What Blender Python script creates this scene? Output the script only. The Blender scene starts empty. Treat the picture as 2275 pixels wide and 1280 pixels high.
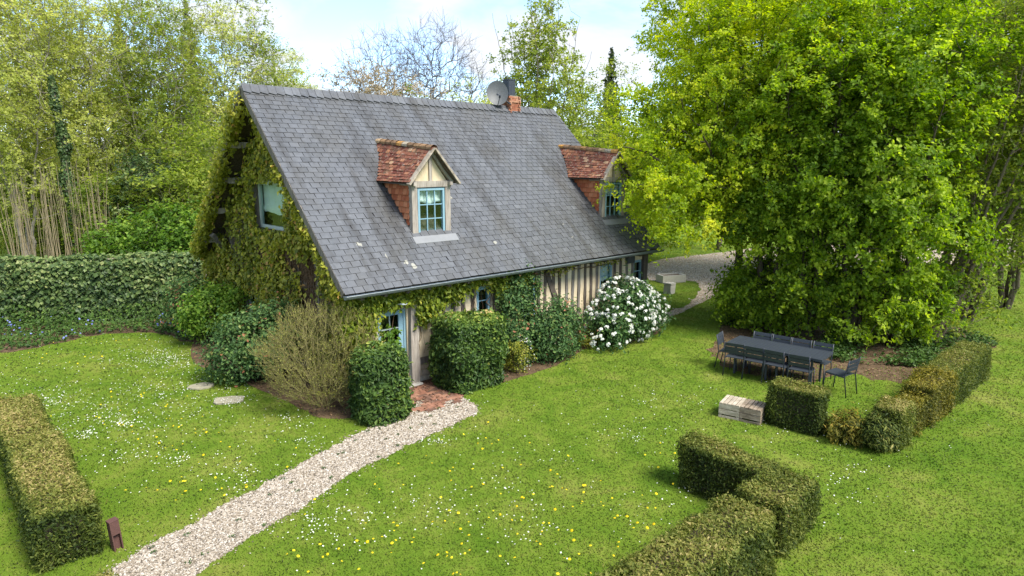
import bpy, math
import numpy as np
from mathutils import Vector, Matrix

# ------------------------------------------------------------------ scene
SC = bpy.context.scene
COL = SC.collection
W, HH = 2275.0, 1280.0
F, PITCH, CAMH = 1422.0, 0.1897, 4.9

cam_d = bpy.data.cameras.new('camera'); cam = bpy.data.objects.new('camera', cam_d); COL.objects.link(cam)
cam.location = (0, 0, CAMH); cam.rotation_euler = (math.pi/2 - PITCH, 0, 0)
cam_d.sensor_width = 36.0; cam_d.lens = F/W*36.0; cam_d.clip_start = 0.1; cam_d.clip_end = 3000
SC.camera = cam

SUN_EL, SUN_AZ = math.radians(52), math.atan2(0.78, -0.62)      # azimuth from +Y towards +X
wd = bpy.data.worlds.new('World'); SC.world = wd; wd.use_nodes = True
nt = wd.node_tree; nt.nodes.clear()
def wn(t): return nt.nodes.new(t)
out = wn('ShaderNodeOutputWorld'); bg = wn('ShaderNodeBackground'); bg.inputs['Strength'].default_value = 0.099
sky = wn('ShaderNodeTexSky'); sky.sky_type = 'NISHITA'; sky.sun_disc = False
sky.sun_elevation = SUN_EL; sky.sun_rotation = SUN_AZ; sky.altitude = 1800; sky.dust_density = 0.25; sky.ozone_density = 2.0
tc = wn('ShaderNodeTexCoord'); sep = wn('ShaderNodeSeparateXYZ'); nt.links.new(tc.outputs['Generated'], sep.inputs[0])
zz = wn('ShaderNodeMath'); zz.operation = 'MAXIMUM'; nt.links.new(sep.outputs['Z'], zz.inputs[0]); zz.inputs[1].default_value = 0.0
za = wn('ShaderNodeMath'); za.operation = 'ADD'; nt.links.new(zz.outputs[0], za.inputs[0]); za.inputs[1].default_value = 0.22
dv = wn('ShaderNodeVectorMath'); dv.operation = 'DIVIDE'; nt.links.new(tc.outputs['Generated'], dv.inputs[0])
cb = wn('ShaderNodeCombineXYZ')
for i in range(3): nt.links.new(za.outputs[0], cb.inputs[i])
nt.links.new(cb.outputs[0], dv.inputs[1])
no = wn('ShaderNodeTexNoise'); no.inputs['Scale'].default_value = 1.9; no.inputs['Detail'].default_value = 9
no.inputs['Roughness'].default_value = 0.55; no.inputs['Distortion'].default_value = 0.35
nt.links.new(dv.outputs[0], no.inputs['Vector'])
rp = wn('ShaderNodeValToRGB'); rp.color_ramp.elements[0].position = 0.43; rp.color_ramp.elements[1].position = 0.58
nt.links.new(no.outputs['Fac'], rp.inputs[0])
mxs = wn('ShaderNodeMix'); mxs.data_type = 'RGBA'
mxf = wn('ShaderNodeMapRange'); mxf.inputs['To Min'].default_value = 0.06; mxf.inputs['To Max'].default_value = 0.95
nt.links.new(rp.outputs[0], mxf.inputs['Value'])
nt.links.new(mxf.outputs[0], mxs.inputs['Factor']); nt.links.new(sky.outputs[0], mxs.inputs['A'])
mxs.inputs['B'].default_value = (2.6, 2.67, 2.8, 1)
nt.links.new(mxs.outputs['Result'], bg.inputs['Color']); nt.links.new(bg.outputs[0], out.inputs[0])

sd = bpy.data.lights.new('sun', 'SUN'); sd.energy = 2.05; sd.angle = math.radians(22); sd.color = (1.0, 0.95, 0.86)
so = bpy.data.objects.new('sun', sd); COL.objects.link(so)
dirv = Vector((math.sin(SUN_AZ)*math.cos(SUN_EL), math.cos(SUN_AZ)*math.cos(SUN_EL), math.sin(SUN_EL)))
so.rotation_euler = dirv.to_track_quat('Z', 'Y').to_euler(); so.location = (30, 0, 40)

SC.view_settings.view_transform = 'Standard'; SC.view_settings.look = 'None'
SC.view_settings.exposure = 2.0; SC.view_settings.gamma = 1.0; SC.view_settings.use_curve_mapping = False
SC.cycles.use_denoising = True; SC.cycles.max_bounces = 10; SC.cycles.transparent_max_bounces = 8
SC.cycles.diffuse_bounces = 6; SC.cycles.glossy_bounces = 2; SC.cycles.caustics_reflective = False; SC.cycles.caustics_refractive = False

# ------------------------------------------------------------------ pixel -> place
def at(px, py, z=0.0):
    xr, yr = (px - W/2)/F, (py - HH/2)/F
    c, s = math.cos(PITCH), math.sin(PITCH)
    d = np.array([xr, c - yr*s, -s - yr*c])
    k = (z - CAMH)/d[2]
    return np.array([0, 0, CAMH]) + d*k
def on_depth(px, py, y):
    xr, yr = (px - W/2)/F, (py - HH/2)/F
    c, s = math.cos(PITCH), math.sin(PITCH)
    d = np.array([xr, c - yr*s, -s - yr*c]); k = y/d[1]
    return np.array([0, 0, CAMH]) + d*k
TH, HX, HY = 0.7451, -3.304, 12.36                      # the house frame: s along the ridge, t to the back
CT, ST = math.cos(TH), math.sin(TH)
def hw(s, t, z=0.0): return np.array([HX + s*CT - t*ST, HY + s*ST + t*CT, z])
def to_house(P): d = np.asarray(P)[..., :2] - np.array([HX, HY]); return np.stack([d[..., 0]*CT + d[..., 1]*ST, -d[..., 0]*ST + d[..., 1]*CT], -1)
ROOF_L, ROOF_A, EAVE, RIDGE = 10.75, 4.6, 2.39, 6.74
SLOPE = (RIDGE - EAVE)/ROOF_A

# ------------------------------------------------------------------ materials
def nodes_of(name):
    m = bpy.data.materials.new(name); m.use_nodes = True
    t = m.node_tree; t.nodes.clear()
    return m, t
def ramp(t, fac, stops, interp='LINEAR'):
    r = t.nodes.new('ShaderNodeValToRGB'); cr = r.color_ramp; cr.interpolation = interp
    while len(cr.elements) < len(stops): cr.elements.new(0.5)
    for e, (p, c) in zip(cr.elements, stops): e.position = p; e.color = (*c, 1)
    if fac is not None: t.links.new(fac, r.inputs[0])
    return r.outputs[0]
def noise(t, vec, scale, detail=4, rough=0.55, dist=0.0):
    n = t.nodes.new('ShaderNodeTexNoise'); n.inputs['Scale'].default_value = scale; n.inputs['Detail'].default_value = detail
    n.inputs['Roughness'].default_value = rough; n.inputs['Distortion'].default_value = dist
    if vec is not None: t.links.new(vec, n.inputs['Vector'])
    return n.outputs['Fac']
def mix(t, fac, a, b, mode='MIX'):
    n = t.nodes.new('ShaderNodeMix'); n.data_type = 'RGBA'; n.blend_type = mode
    for k, v in (('Factor', fac), ('A', a), ('B', b)):
        if isinstance(v, (int, float)): n.inputs[k].default_value = v
        elif isinstance(v, tuple): n.inputs[k].default_value = (*v, 1)
        else: t.links.new(v, n.inputs[k])
    return n.outputs['Result']
def math_(t, op, a, b=0.0, clamp=False):
    n = t.nodes.new('ShaderNodeMath'); n.operation = op; n.use_clamp = clamp
    for i, v in enumerate((a, b)):
        if isinstance(v, (int, float)): n.inputs[i].default_value = v
        else: t.links.new(v, n.inputs[i])
    return n.outputs[0]
def attr(t, name='tint'):
    n = t.nodes.new('ShaderNodeAttribute'); n.attribute_name = name; return n.outputs['Fac']
def pos(t, rot=0.0, scale=(1, 1, 1), loc=(0, 0, 0)):
    g = t.nodes.new('ShaderNodeNewGeometry'); m = t.nodes.new('ShaderNodeMapping')
    m.inputs['Rotation'].default_value = (0, 0, rot); m.inputs['Scale'].default_value = scale; m.inputs['Location'].default_value = loc
    t.links.new(g.outputs['Position'], m.inputs['Vector']); return m.outputs[0]
def house_pos(t, scale=(1, 1, 1)):
    g = t.nodes.new('ShaderNodeNewGeometry'); v = t.nodes.new('ShaderNodeVectorMath'); v.operation = 'SUBTRACT'
    v.inputs[1].default_value = (HX, HY, 0); t.links.new(g.outputs['Position'], v.inputs[0])
    r = t.nodes.new('ShaderNodeVectorRotate'); r.rotation_type = 'Z_AXIS'; r.inputs['Angle'].default_value = -TH
    t.links.new(v.outputs[0], r.inputs['Vector'])
    m = t.nodes.new('ShaderNodeMapping'); m.inputs['Scale'].default_value = scale; t.links.new(r.outputs[0], m.inputs['Vector'])
    return m.outputs[0]
def bump(t, h, strength=0.3, dist=0.02):
    b = t.nodes.new('ShaderNodeBump'); b.inputs['Strength'].default_value = strength; b.inputs['Distance'].default_value = dist
    t.links.new(h, b.inputs['Height']); return b.outputs[0]
def finish(t, color, rough=0.7, spec=0.3, normal=None, metallic=0.0):
    p = t.nodes.new('ShaderNodeBsdfPrincipled'); o = t.nodes.new('ShaderNodeOutputMaterial')
    if isinstance(color, tuple): p.inputs['Base Color'].default_value = (*color, 1)
    else: t.links.new(color, p.inputs['Base Color'])
    if isinstance(rough, (int, float)): p.inputs['Roughness'].default_value = rough
    else: t.links.new(rough, p.inputs['Roughness'])
    p.inputs['Specular IOR Level'].default_value = spec; p.inputs['Metallic'].default_value = metallic
    if normal is not None: t.links.new(normal, p.inputs['Normal'])
    t.links.new(p.outputs[0], o.inputs[0]); return p
GAIN = {'deep_green_leaves': 1.5, 'yellow_green_leaves': 1.4, 'pale_spring_leaves': 1.6, 'fresh_leaves': 1.2, 'olive_green_leaves': 1.3, 'ivy_leaves': 1.35, 'rose_leaves': 1.6, 'laurel_leaves': 1.75, 'yew_needles': 1.3,
        'golden_yew_needles': 1.25, 'vine_leaves': 1.5, 'bright_vine_leaves': 1.15, 'bright_bush_leaves': 1.3, 'ground_ivy_leaves': 1.3, 'conifer_needles': 1.5, 'broom_buds': 1.1, 'blossom_leaves': 1.15}
def leaf_mat(name, stops, trans=0.35, rough=0.55, spec=0.25, macro=0.0):
    m, t = nodes_of(name)
    f = attr(t); g_ = GAIN.get(name, 1.0); stops = [(p, tuple(min(0.85, x*g_) for x in c)) for p, c in stops]
    if macro:
        n = noise(t, pos(t), macro, 3); f = math_(t, 'ADD', math_(t, 'MULTIPLY', f, 0.6), math_(t, 'MULTIPLY', math_(t, 'SUBTRACT', n, 0.28), 0.9), True)
    c = ramp(t, f, stops)
    p = t.nodes.new('ShaderNodeBsdfPrincipled'); t.links.new(c, p.inputs['Base Color'])
    p.inputs['Roughness'].default_value = rough; p.inputs['Specular IOR Level'].default_value = spec
    tr = t.nodes.new('ShaderNodeBsdfTranslucent')
    hs = t.nodes.new('ShaderNodeHueSaturation'); hs.inputs['Saturation'].default_value = 1.08; hs.inputs['Value'].default_value = 1.5
    t.links.new(c, hs.inputs['Color']); t.links.new(hs.outputs[0], tr.inputs['Color'])
    ms = t.nodes.new('ShaderNodeMixShader'); ms.inputs[0].default_value = min(0.6, trans*1.15)
    t.links.new(p.outputs[0], ms.inputs[1]); t.links.new(tr.outputs[0], ms.inputs[2])
    o = t.nodes.new('ShaderNodeOutputMaterial'); t.links.new(ms.outputs[0], o.inputs[0]); return m
def plain(name, col, rough=0.6, spec=0.3, metallic=0.0, var=0.15, scale=8.0, bmp=0.0):
    m, t = nodes_of(name); n = noise(t, pos(t), scale, 5)
    c = mix(t, math_(t, 'MULTIPLY', n, 1.0), tuple(x*(1-var) for x in col), tuple(min(1, x*(1+var)) for x in col))
    finish(t, c, rough, spec, bump(t, n, bmp, 0.02) if bmp else None, metallic); return m
def tinted(name, stops, rough=0.7, spec=0.3, grain=25.0, gv=0.25, bmp=0.25):
    m, t = nodes_of(name); c = ramp(t, attr(t), stops); n = noise(t, pos(t), grain, 5)
    c = mix(t, 1.0, c, ramp(t, n, [(0.25, (1-gv,)*3), (0.75, (1+gv,)*3)]), 'MULTIPLY')
    finish(t, c, rough, spec, bump(t, n, bmp, 0.01)); return m

M = {}
M['slate'], t = nodes_of('slate')
hp = house_pos(t)
streak = noise(t, house_pos(t, (2.2, 0.32, 0.32)), 1.0, 5, 0.6, 0.4)
fine = noise(t, hp, 9, 6, 0.65)
c = ramp(t, attr(t), [(0.0, (0.068, 0.072, 0.078)), (0.35, (0.084, 0.089, 0.097)), (0.7, (0.098, 0.103, 0.112)), (1.0, (0.122, 0.128, 0.137))])
c = mix(t, ramp(t, streak, [(0.50, (0, 0, 0)), (0.64, (0.62, 0.62, 0.62))]), c, (0.033, 0.031, 0.028))
c = mix(t, ramp(t, noise(t, house_pos(t, (0.8, 0.5, 0.5)), 1.6, 5), [(0.46, (0, 0, 0)), (0.7, (0.5, 0.5, 0.5))]), c, (0.068, 0.063, 0.052))
sx = t.nodes.new('ShaderNodeSeparateXYZ'); t.links.new(hp, sx.inputs[0])
low = t.nodes.new('ShaderNodeMapRange'); low.inputs['From Min'].default_value = 4.4; low.inputs['From Max'].default_value = 2.3
t.links.new(sx.outputs['Z'], low.inputs['Value'])
rgt = t.nodes.new('ShaderNodeMapRange'); rgt.inputs['From Min'].default_value = 5.0; rgt.inputs['From Max'].default_value = 9.0
t.links.new(sx.outputs['X'], rgt.inputs['Value'])
dark_low_end = math_(t, 'MULTIPLY', math_(t, 'MULTIPLY', low.outputs[0], rgt.outputs[0]), math_(t, 'MULTIPLY', noise(t, hp, 1.3, 5), 1.5), True)
c = mix(t, math_(t, 'MULTIPLY', dark_low_end, 0.75), c, (0.034, 0.034, 0.032))  # slates darker towards the eave and the far roof end
vo = t.nodes.new('ShaderNodeTexVoronoi'); vo.inputs['Scale'].default_value = 2.3; vo.inputs['Randomness'].default_value = 1.0
wob = t.nodes.new('ShaderNodeVectorMath'); wob.operation = 'ADD'
nn = t.nodes.new('ShaderNodeTexNoise'); nn.inputs['Scale'].default_value = 9; t.links.new(hp, nn.inputs['Vector'])
sc_ = t.nodes.new('ShaderNodeVectorMath'); sc_.operation = 'SCALE'; sc_.inputs['Scale'].default_value = 0.14; t.links.new(nn.outputs['Color'], sc_.inputs[0])
t.links.new(hp, wob.inputs[0]); t.links.new(sc_.outputs[0], wob.inputs[1]); t.links.new(wob.outputs[0], vo.inputs['Vector'])
spot = math_(t, 'LESS_THAN', vo.outputs['Distance'], 0.17)
few = math_(t, 'GREATER_THAN', noise(t, hp, 0.9, 2), math_(t, 'SUBTRACT', 0.70, math_(t, 'MULTIPLY', low.outputs[0], 0.16)))
c = mix(t, math_(t, 'MULTIPLY', math_(t, 'MULTIPLY', spot, few), 0.85), c, (0.30, 0.29, 0.24))
c = mix(t, 1.0, c, ramp(t, fine, [(0.25, (0.78,)*3), (0.75, (1.2,)*3)]), 'MULTIPLY')
finish(t, c, 0.48, 0.45, bump(t, fine, 0.25, 0.01))

M['tile'], t = nodes_of('clay_tile')
c = ramp(t, attr(t), [(0, (0.11, 0.032, 0.022)), (0.35, (0.165, 0.058, 0.038)), (0.65, (0.235, 0.095, 0.056)), (0.9, (0.36, 0.16, 0.08)), (1, (0.40, 0.25, 0.15))])
n = noise(t, pos(t), 16, 6, 0.7)
c = mix(t, ramp(t, n, [(0.56, (0, 0, 0)), (0.66, (0.8, 0.8, 0.8))]), c, (0.42, 0.38, 0.31))
c = mix(t, ramp(t, noise(t, pos(t), 7, 5), [(0.52, (0, 0, 0)), (0.68, (0.7, 0.7, 0.7))]), c, (0.085, 0.07, 0.04))
finish(t, c, 0.85, 0.2, bump(t, n, 0.4, 0.01))
M['cheek_tile'], t = nodes_of('cheek_tile')
c = ramp(t, attr(t), [(0, (0.30, 0.085, 0.04)), (0.6, (0.42, 0.14, 0.065)), (1, (0.50, 0.21, 0.11))])
n = noise(t, pos(t), 14, 6, 0.7)
c = mix(t, ramp(t, n, [(0.58, (0, 0, 0)), (0.72, (0.6, 0.6, 0.6))]), c, (0.40, 0.30, 0.22))
finish(t, c, 0.85, 0.2, bump(t, n, 0.4, 0.01))
M['ridge_tile'] = tinted('ridge_tile', [(0, (0.16, 0.10, 0.06)), (0.5, (0.28, 0.17, 0.09)), (0.8, (0.42, 0.22, 0.06)), (1, (0.36, 0.32, 0.25))], 0.9, 0.2, 18, 0.5)

def wood(name, stops, along=(14, 14, 1.2)):
    m, t = nodes_of(name); n = noise(t, house_pos(t, along), 2.2, 7, 0.65, 0.6); n2 = noise(t, pos(t), 3, 4)
    c = ramp(t, n, stops); c = mix(t, 0.5, c, ramp(t, n2, [(0.3, (0.72,)*3), (0.7, (1.2,)*3)]), 'MULTIPLY')
    finish(t, c, 0.85, 0.2, bump(t, n, 0.5, 0.012)); return m
M['oak'] = wood('weathered_oak', [(0.25, (0.062, 0.052, 0.044)), (0.5, (0.150, 0.132, 0.115)), (0.75, (0.27, 0.245, 0.215))])
M['oak_grey'] = wood('silvery_oak', [(0.25, (0.12, 0.10, 0.085)), (0.5, (0.30, 0.265, 0.225)), (0.75, (0.44, 0.40, 0.345))])
M['oak_dark'] = wood('dark_oak', [(0.25, (0.030, 0.024, 0.019)), (0.5, (0.085, 0.068, 0.054)), (0.75, (0.16, 0.135, 0.11))])
M['board'] = wood('barge_board', [(0.25, (0.13, 0.105, 0.08)), (0.5, (0.30, 0.255, 0.20)), (0.75, (0.44, 0.39, 0.32))], (3, 3, 3))
M['plaster'], t = nodes_of('cream_plaster')
n = noise(t, house_pos(t, (1, 1, 0.5)), 5, 6, 0.65)
finish(t, ramp(t, n, [(0.25, (0.40, 0.31, 0.19)), (0.5, (0.55, 0.455, 0.305)), (0.75, (0.63, 0.55, 0.40))]), 0.9, 0.15, bump(t, n, 0.3, 0.01))
M['stone'] = tinted('rubble_stone', [(0, (0.22, 0.17, 0.12)), (0.5, (0.38, 0.31, 0.22)), (1, (0.50, 0.45, 0.36))], 0.9, 0.2, 12, 0.35, 0.5)
M['brick'] = tinted('red_brick', [(0, (0.19, 0.062, 0.036)), (0.5, (0.275, 0.105, 0.062)), (1, (0.36, 0.20, 0.125))], 0.9, 0.2, 20, 0.35, 0.4)
M['paving_brick'] = tinted('paving_brick', [(0, (0.11, 0.068, 0.050)), (0.5, (0.215, 0.098, 0.062)), (1, (0.33, 0.19, 0.125))], 0.9, 0.2, 9, 0.45, 0.4)
M['mortar'] = plain('mortar', (0.30, 0.25, 0.19), 0.95, 0.1, 0, 0.3, 15, 0.4)
M['blue'] = plain('blue_paint', (0.20, 0.335, 0.40), 0.5, 0.35, 0, 0.12, 5, 0.05)
M['pale_blue'] = plain('pale_blue_paint', (0.33, 0.39, 0.37), 0.5, 0.35, 0, 0.15, 5, 0.05)
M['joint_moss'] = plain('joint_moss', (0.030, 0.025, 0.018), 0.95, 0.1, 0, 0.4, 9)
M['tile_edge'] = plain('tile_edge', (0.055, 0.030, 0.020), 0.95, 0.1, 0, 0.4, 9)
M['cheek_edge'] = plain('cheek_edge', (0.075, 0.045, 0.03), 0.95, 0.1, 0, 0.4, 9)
M['gable_daub'] = plain('brown_daub', (0.13, 0.095, 0.062), 0.95, 0.1, 0, 0.5, 4, 0.4)
M['zinc'] = plain('zinc', (0.17, 0.195, 0.20), 0.42, 0.5, 0.35, 0.25, 6, 0.05)
M['lead'] = plain('lead_sheet', (0.20, 0.205, 0.21), 0.55, 0.4, 0.2, 0.15, 7, 0.1)
M['dish'] = plain('dish_grey', (0.065, 0.072, 0.076), 0.5, 0.4, 0, 0.35, 14, 0.05)
M['flue'] = plain('flue_metal', (0.055, 0.065, 0.085), 0.5, 0.4, 0.3, 0.45, 12, 0.1)
M['white_metal'] = plain('white_enamel', (0.72, 0.74, 0.74), 0.3, 0.5, 0, 0.05)
M['graphite'] = plain('graphite_metal', (0.031, 0.038, 0.048), 0.5, 0.45, 0, 0.15, 6, 0.03)
M['corten'] = plain('rust_steel', (0.105, 0.052, 0.043), 0.75, 0.3, 0.1, 0.3, 22, 0.2)
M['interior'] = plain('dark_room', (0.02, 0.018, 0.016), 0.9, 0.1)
M['curtain'] = plain('white_curtain', (0.72, 0.75, 0.74), 0.9, 0.1, 0, 0.06, 3)
M['black_box'] = plain('grey_box', (0.05, 0.055, 0.06), 0.6, 0.3)
M['glass'], t = nodes_of('window_glass')
gl = t.nodes.new('ShaderNodeBsdfGlossy'); gl.inputs['Roughness'].default_value = 0.03; gl.inputs['Color'].default_value = (0.9, 0.95, 1, 1)
tp = t.nodes.new('ShaderNodeBsdfTransparent'); tp.inputs['Color'].default_value = (0.86, 0.92, 0.90, 1)
fr = t.nodes.new('ShaderNodeLayerWeight'); fr.inputs['Blend'].default_value = 0.22
ms = t.nodes.new('ShaderNodeMixShader'); o_ = t.nodes.new('ShaderNodeOutputMaterial')
fz = math_(t, 'ADD', math_(t, 'MULTIPLY', math_(t, 'POWER', fr.outputs['Facing'], 3.0), 0.5), 0.06); t.links.new(fz, ms.inputs[0]); t.links.new(tp.outputs[0], ms.inputs[1]); t.links.new(gl.outputs[0], ms.inputs[2]); t.links.new(ms.outputs[0], o_.inputs[0])
M['crate_pale'] = wood('pale_crate_wood', [(0.25, (0.21, 0.17, 0.12)), (0.5, (0.40, 0.34, 0.255)), (0.75, (0.56, 0.50, 0.40))], (3, 3, 9))
M['crate_brown'] = wood('brown_crate_wood', [(0.25, (0.11, 0.08, 0.055)), (0.5, (0.25, 0.195, 0.14)), (0.75, (0.40, 0.335, 0.26))], (3, 3, 9))
M['slab'] = plain('stone_slab', (0.27, 0.25, 0.18), 0.95, 0.15, 0, 0.35, 11, 0.5)
M['trough'] = plain('trough_stone', (0.40, 0.38, 0.34), 0.9, 0.2, 0, 0.2, 10, 0.3)
M['earth'], t = nodes_of('bare_earth')
n = noise(t, pos(t), 4, 8, 0.7); n2 = noise(t, pos(t), 30, 5, 0.7)
c = ramp(t, n, [(0.3, (0.060, 0.040, 0.024)), (0.55, (0.125, 0.085, 0.05)), (0.75, (0.19, 0.14, 0.085))])
finish(t, mix(t, 1.0, c, ramp(t, n2, [(0.3, (0.6,)*3), (0.7, (1.35,)*3)]), 'MULTIPLY'), 0.95, 0.1, bump(t, n2, 0.6, 0.03))

def lawn_color(t, f):
    big = noise(t, pos(t), 0.32, 4, 0.6); mid = noise(t, pos(t, loc=(7, 3, 0)), 1.1, 5, 0.65, 0.6); sm = noise(t, pos(t), 7.0, 5, 0.7)
    k = math_(t, 'ADD', math_(t, 'MULTIPLY', big, 0.40), math_(t, 'ADD', math_(t, 'MULTIPLY', mid, 0.60), math_(t, 'MULTIPLY', sm, 0.20)))
    k = math_(t, 'ADD', k, math_(t, 'ADD', math_(t, 'MULTIPLY', math_(t, 'SUBTRACT', f, 0.5), 0.24), 0.07))
    return ramp(t, k, [(0.40, (0.055, 0.122, 0.010)), (0.56, (0.098, 0.178, 0.015)), (0.70, (0.148, 0.222, 0.024)), (0.83, (0.228, 0.260, 0.050)), (0.96, (0.305, 0.30, 0.10))])
M['lawn'], t = nodes_of('lawn_turf')
f = noise(t, pos(t), 60, 4, 0.8)
c = mix(t, 1.0, lawn_color(t, f), (0.86, 0.86, 0.86), 'MULTIPLY')
finish(t, c, 0.95, 0.05, bump(t, f, 0.7, 0.03))
M['blade'], t = nodes_of('grass_blade')
c = lawn_color(t, attr(t))
p = t.nodes.new('ShaderNodeBsdfPrincipled'); t.links.new(c, p.inputs['Base Color']); p.inputs['Roughness'].default_value = 0.6; p.inputs['Specular IOR Level'].default_value = 0.15
gn = t.nodes.new('ShaderNodeNewGeometry'); g1 = t.nodes.new('ShaderNodeVectorMath'); g1.operation = 'SCALE'; g1.inputs['Scale'].default_value = 0.28; t.links.new(gn.outputs['Normal'], g1.inputs[0])
g2 = t.nodes.new('ShaderNodeVectorMath'); g2.operation = 'ADD'; g2.inputs[1].default_value = (0, 0, 1); t.links.new(g1.outputs[0], g2.inputs[0]); g3 = t.nodes.new('ShaderNodeVectorMath'); g3.operation = 'NORMALIZE'; t.links.new(g2.outputs[0], g3.inputs[0]); t.links.new(g3.outputs[0], p.inputs['Normal'])
tr = t.nodes.new('ShaderNodeBsdfTranslucent'); t.links.new(c, tr.inputs['Color'])
ms = t.nodes.new('ShaderNodeMixShader'); ms.inputs[0].default_value = 0.3; o_ = t.nodes.new('ShaderNodeOutputMaterial')
t.links.new(p.outputs[0], ms.inputs[1]); t.links.new(tr.outputs[0], ms.inputs[2]); t.links.new(ms.outputs[0], o_.inputs[0])
GRAV = [(0, (0.06, 0.051, 0.045)), (0.2, (0.145, 0.117, 0.085)), (0.45, (0.25, 0.205, 0.148)), (0.7, (0.345, 0.295, 0.23)), (1, (0.51, 0.47, 0.41))]
def gravel_mat(name, g):
    m, t = nodes_of(name)
    vo = t.nodes.new('ShaderNodeTexVoronoi'); vo.inputs['Scale'].default_value = 42; t.links.new(pos(t), vo.inputs['Vector'])
    sp = t.nodes.new('ShaderNodeSeparateColor'); t.links.new(vo.outputs['Color'], sp.inputs[0])
    c = ramp(t, sp.outputs[0], [(p, tuple(min(0.8, x*k) for x, k in zip(c, g))) for p, c in GRAV]); c = mix(t, 1.0, c, ramp(t, vo.outputs['Distance'], [(0.25, (1.0,)*3), (0.65, (0.45,)*3)]), 'MULTIPLY')
    n = noise(t, pos(t), 1.2, 4); c = mix(t, ramp(t, n, [(0.5, (0, 0, 0)), (0.75, (0.35,)*3)]), c, (0.18, 0.15, 0.10))
    finish(t, c, 0.9, 0.2, bump(t, vo.outputs['Distance'], 0.6, -0.02))
    return m
M['gravel_bed'] = gravel_mat('gravel_bed', (1, 1, 1)); M['yard_bed'] = gravel_mat('yard_gravel_bed', (1.85, 1.66, 1.56))
M['pebble'] = tinted('pebble', GRAV, 0.8, 0.25, 60, 0.15, 0.1)
M['bark'] = plain('grey_bark', (0.145, 0.12, 0.085), 0.95, 0.1, 0, 0.45, 5, 0.4)
M['bark_dark'] = plain('dark_bark', (0.085, 0.070, 0.050), 0.95, 0.1, 0, 0.4, 5, 0.4)
M['bark_pale'] = plain('pale_bark', (0.25, 0.225, 0.19), 0.95, 0.1, 0, 0.3, 5, 0.3)
M['bark_bare'] = plain('winter_bark', (0.15, 0.138, 0.135), 0.95, 0.1, 0, 0.25, 3, 0.2)
M['shoot'] = plain('tan_shoots', (0.25, 0.205, 0.125), 0.9, 0.15, 0, 0.3, 5, 0.2)
M['twig'] = plain('olive_twigs', (0.215, 0.19, 0.075), 0.9, 0.15, 0, 0.3, 7, 0.2)
M['vine_stem'] = plain('vine_stems', (0.125, 0.08, 0.05), 0.95, 0.1, 0, 0.45, 9, 0.3)

M['lf_fresh'] = leaf_mat('fresh_leaves', [(0, (0.085, 0.125, 0.018)), (0.4, (0.165, 0.220, 0.030)), (0.75, (0.255, 0.300, 0.045)), (1, (0.36, 0.38, 0.075))], 0.5)
M['lf_pale'] = leaf_mat('pale_spring_leaves', [(0, (0.135, 0.160, 0.034)), (0.4, (0.215, 0.240, 0.052)), (0.75, (0.295, 0.310, 0.075)), (1, (0.40, 0.40, 0.13))], 0.5)
M['lf_maple'] = leaf_mat('yellow_green_leaves', [(0, (0.095, 0.150, 0.012)), (0.35, (0.185, 0.255, 0.016)), (0.7, (0.300, 0.355, 0.022)), (1, (0.43, 0.44, 0.04))], 0.5)
M['lf_deep'] = leaf_mat('deep_green_leaves', [(0, (0.045, 0.085, 0.008)), (0.4, (0.105, 0.170, 0.013)), (0.75, (0.190, 0.260, 0.020)), (1, (0.310, 0.370, 0.040))], 0.48)
M['lf_olive'] = leaf_mat('olive_green_leaves', [(0, (0.055, 0.085, 0.010)), (0.4, (0.115, 0.160, 0.018)), (0.75, (0.185, 0.230, 0.026)), (1, (0.27, 0.30, 0.045))], 0.40)
M['lf_tan'] = leaf_mat('blossom_leaves', [(0, (0.14, 0.115, 0.055)), (0.4, (0.235, 0.19, 0.10)), (0.75, (0.37, 0.30, 0.19)), (1, (0.52, 0.45, 0.36))], 0.35)
M['lf_conifer'] = leaf_mat('conifer_needles', [(0, (0.012, 0.022, 0.010)), (0.5, (0.030, 0.050, 0.018)), (1, (0.070, 0.085, 0.030))], 0.15)
M['lf_yew'] = leaf_mat('yew_needles', [(0, (0.022, 0.038, 0.008)), (0.3, (0.055, 0.075, 0.012)), (0.55, (0.108, 0.128, 0.022)), (0.8, (0.190, 0.185, 0.043)), (1, (0.300, 0.240, 0.095))], 0.3, 0.6, 0.2)
M['lf_yewgold'] = leaf_mat('golden_yew_needles', [(0, (0.03, 0.040, 0.008)), (0.35, (0.085, 0.085, 0.012)), (0.7, (0.190, 0.160, 0.018)), (1, (0.30, 0.22, 0.045))], 0.25, 0.6, 0.2)
M['lf_laurel'] = leaf_mat('laurel_leaves', [(0, (0.016, 0.035, 0.009)), (0.45, (0.045, 0.080, 0.015)), (0.8, (0.110, 0.155, 0.025)), (0.95, (0.22, 0.24, 0.05)), (1, (0.30, 0.21, 0.09))], 0.25, 0.5, 0.25)
M['lf_ivy'] = leaf_mat('ivy_leaves', [(0, (0.014, 0.032, 0.010)), (0.45, (0.046, 0.080, 0.022)), (0.8, (0.110, 0.150, 0.042)), (1, (0.215, 0.235, 0.09))], 0.2, 0.5, 0.3)
M['lf_vine'] = leaf_mat('vine_leaves', [(0, (0.050, 0.068, 0.009)), (0.35, (0.135, 0.150, 0.018)), (0.65, (0.245, 0.245, 0.030)), (0.88, (0.36, 0.32, 0.055)), (1, (0.30, 0.18, 0.06))], 0.32, 0.5, 0.3)
M['lf_vinefront'] = leaf_mat('bright_vine_leaves', [(0, (0.05, 0.085, 0.008)), (0.4, (0.125, 0.170, 0.014)), (0.75, (0.225, 0.265, 0.022)), (1, (0.36, 0.34, 0.05))], 0.35, 0.5, 0.3)
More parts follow.
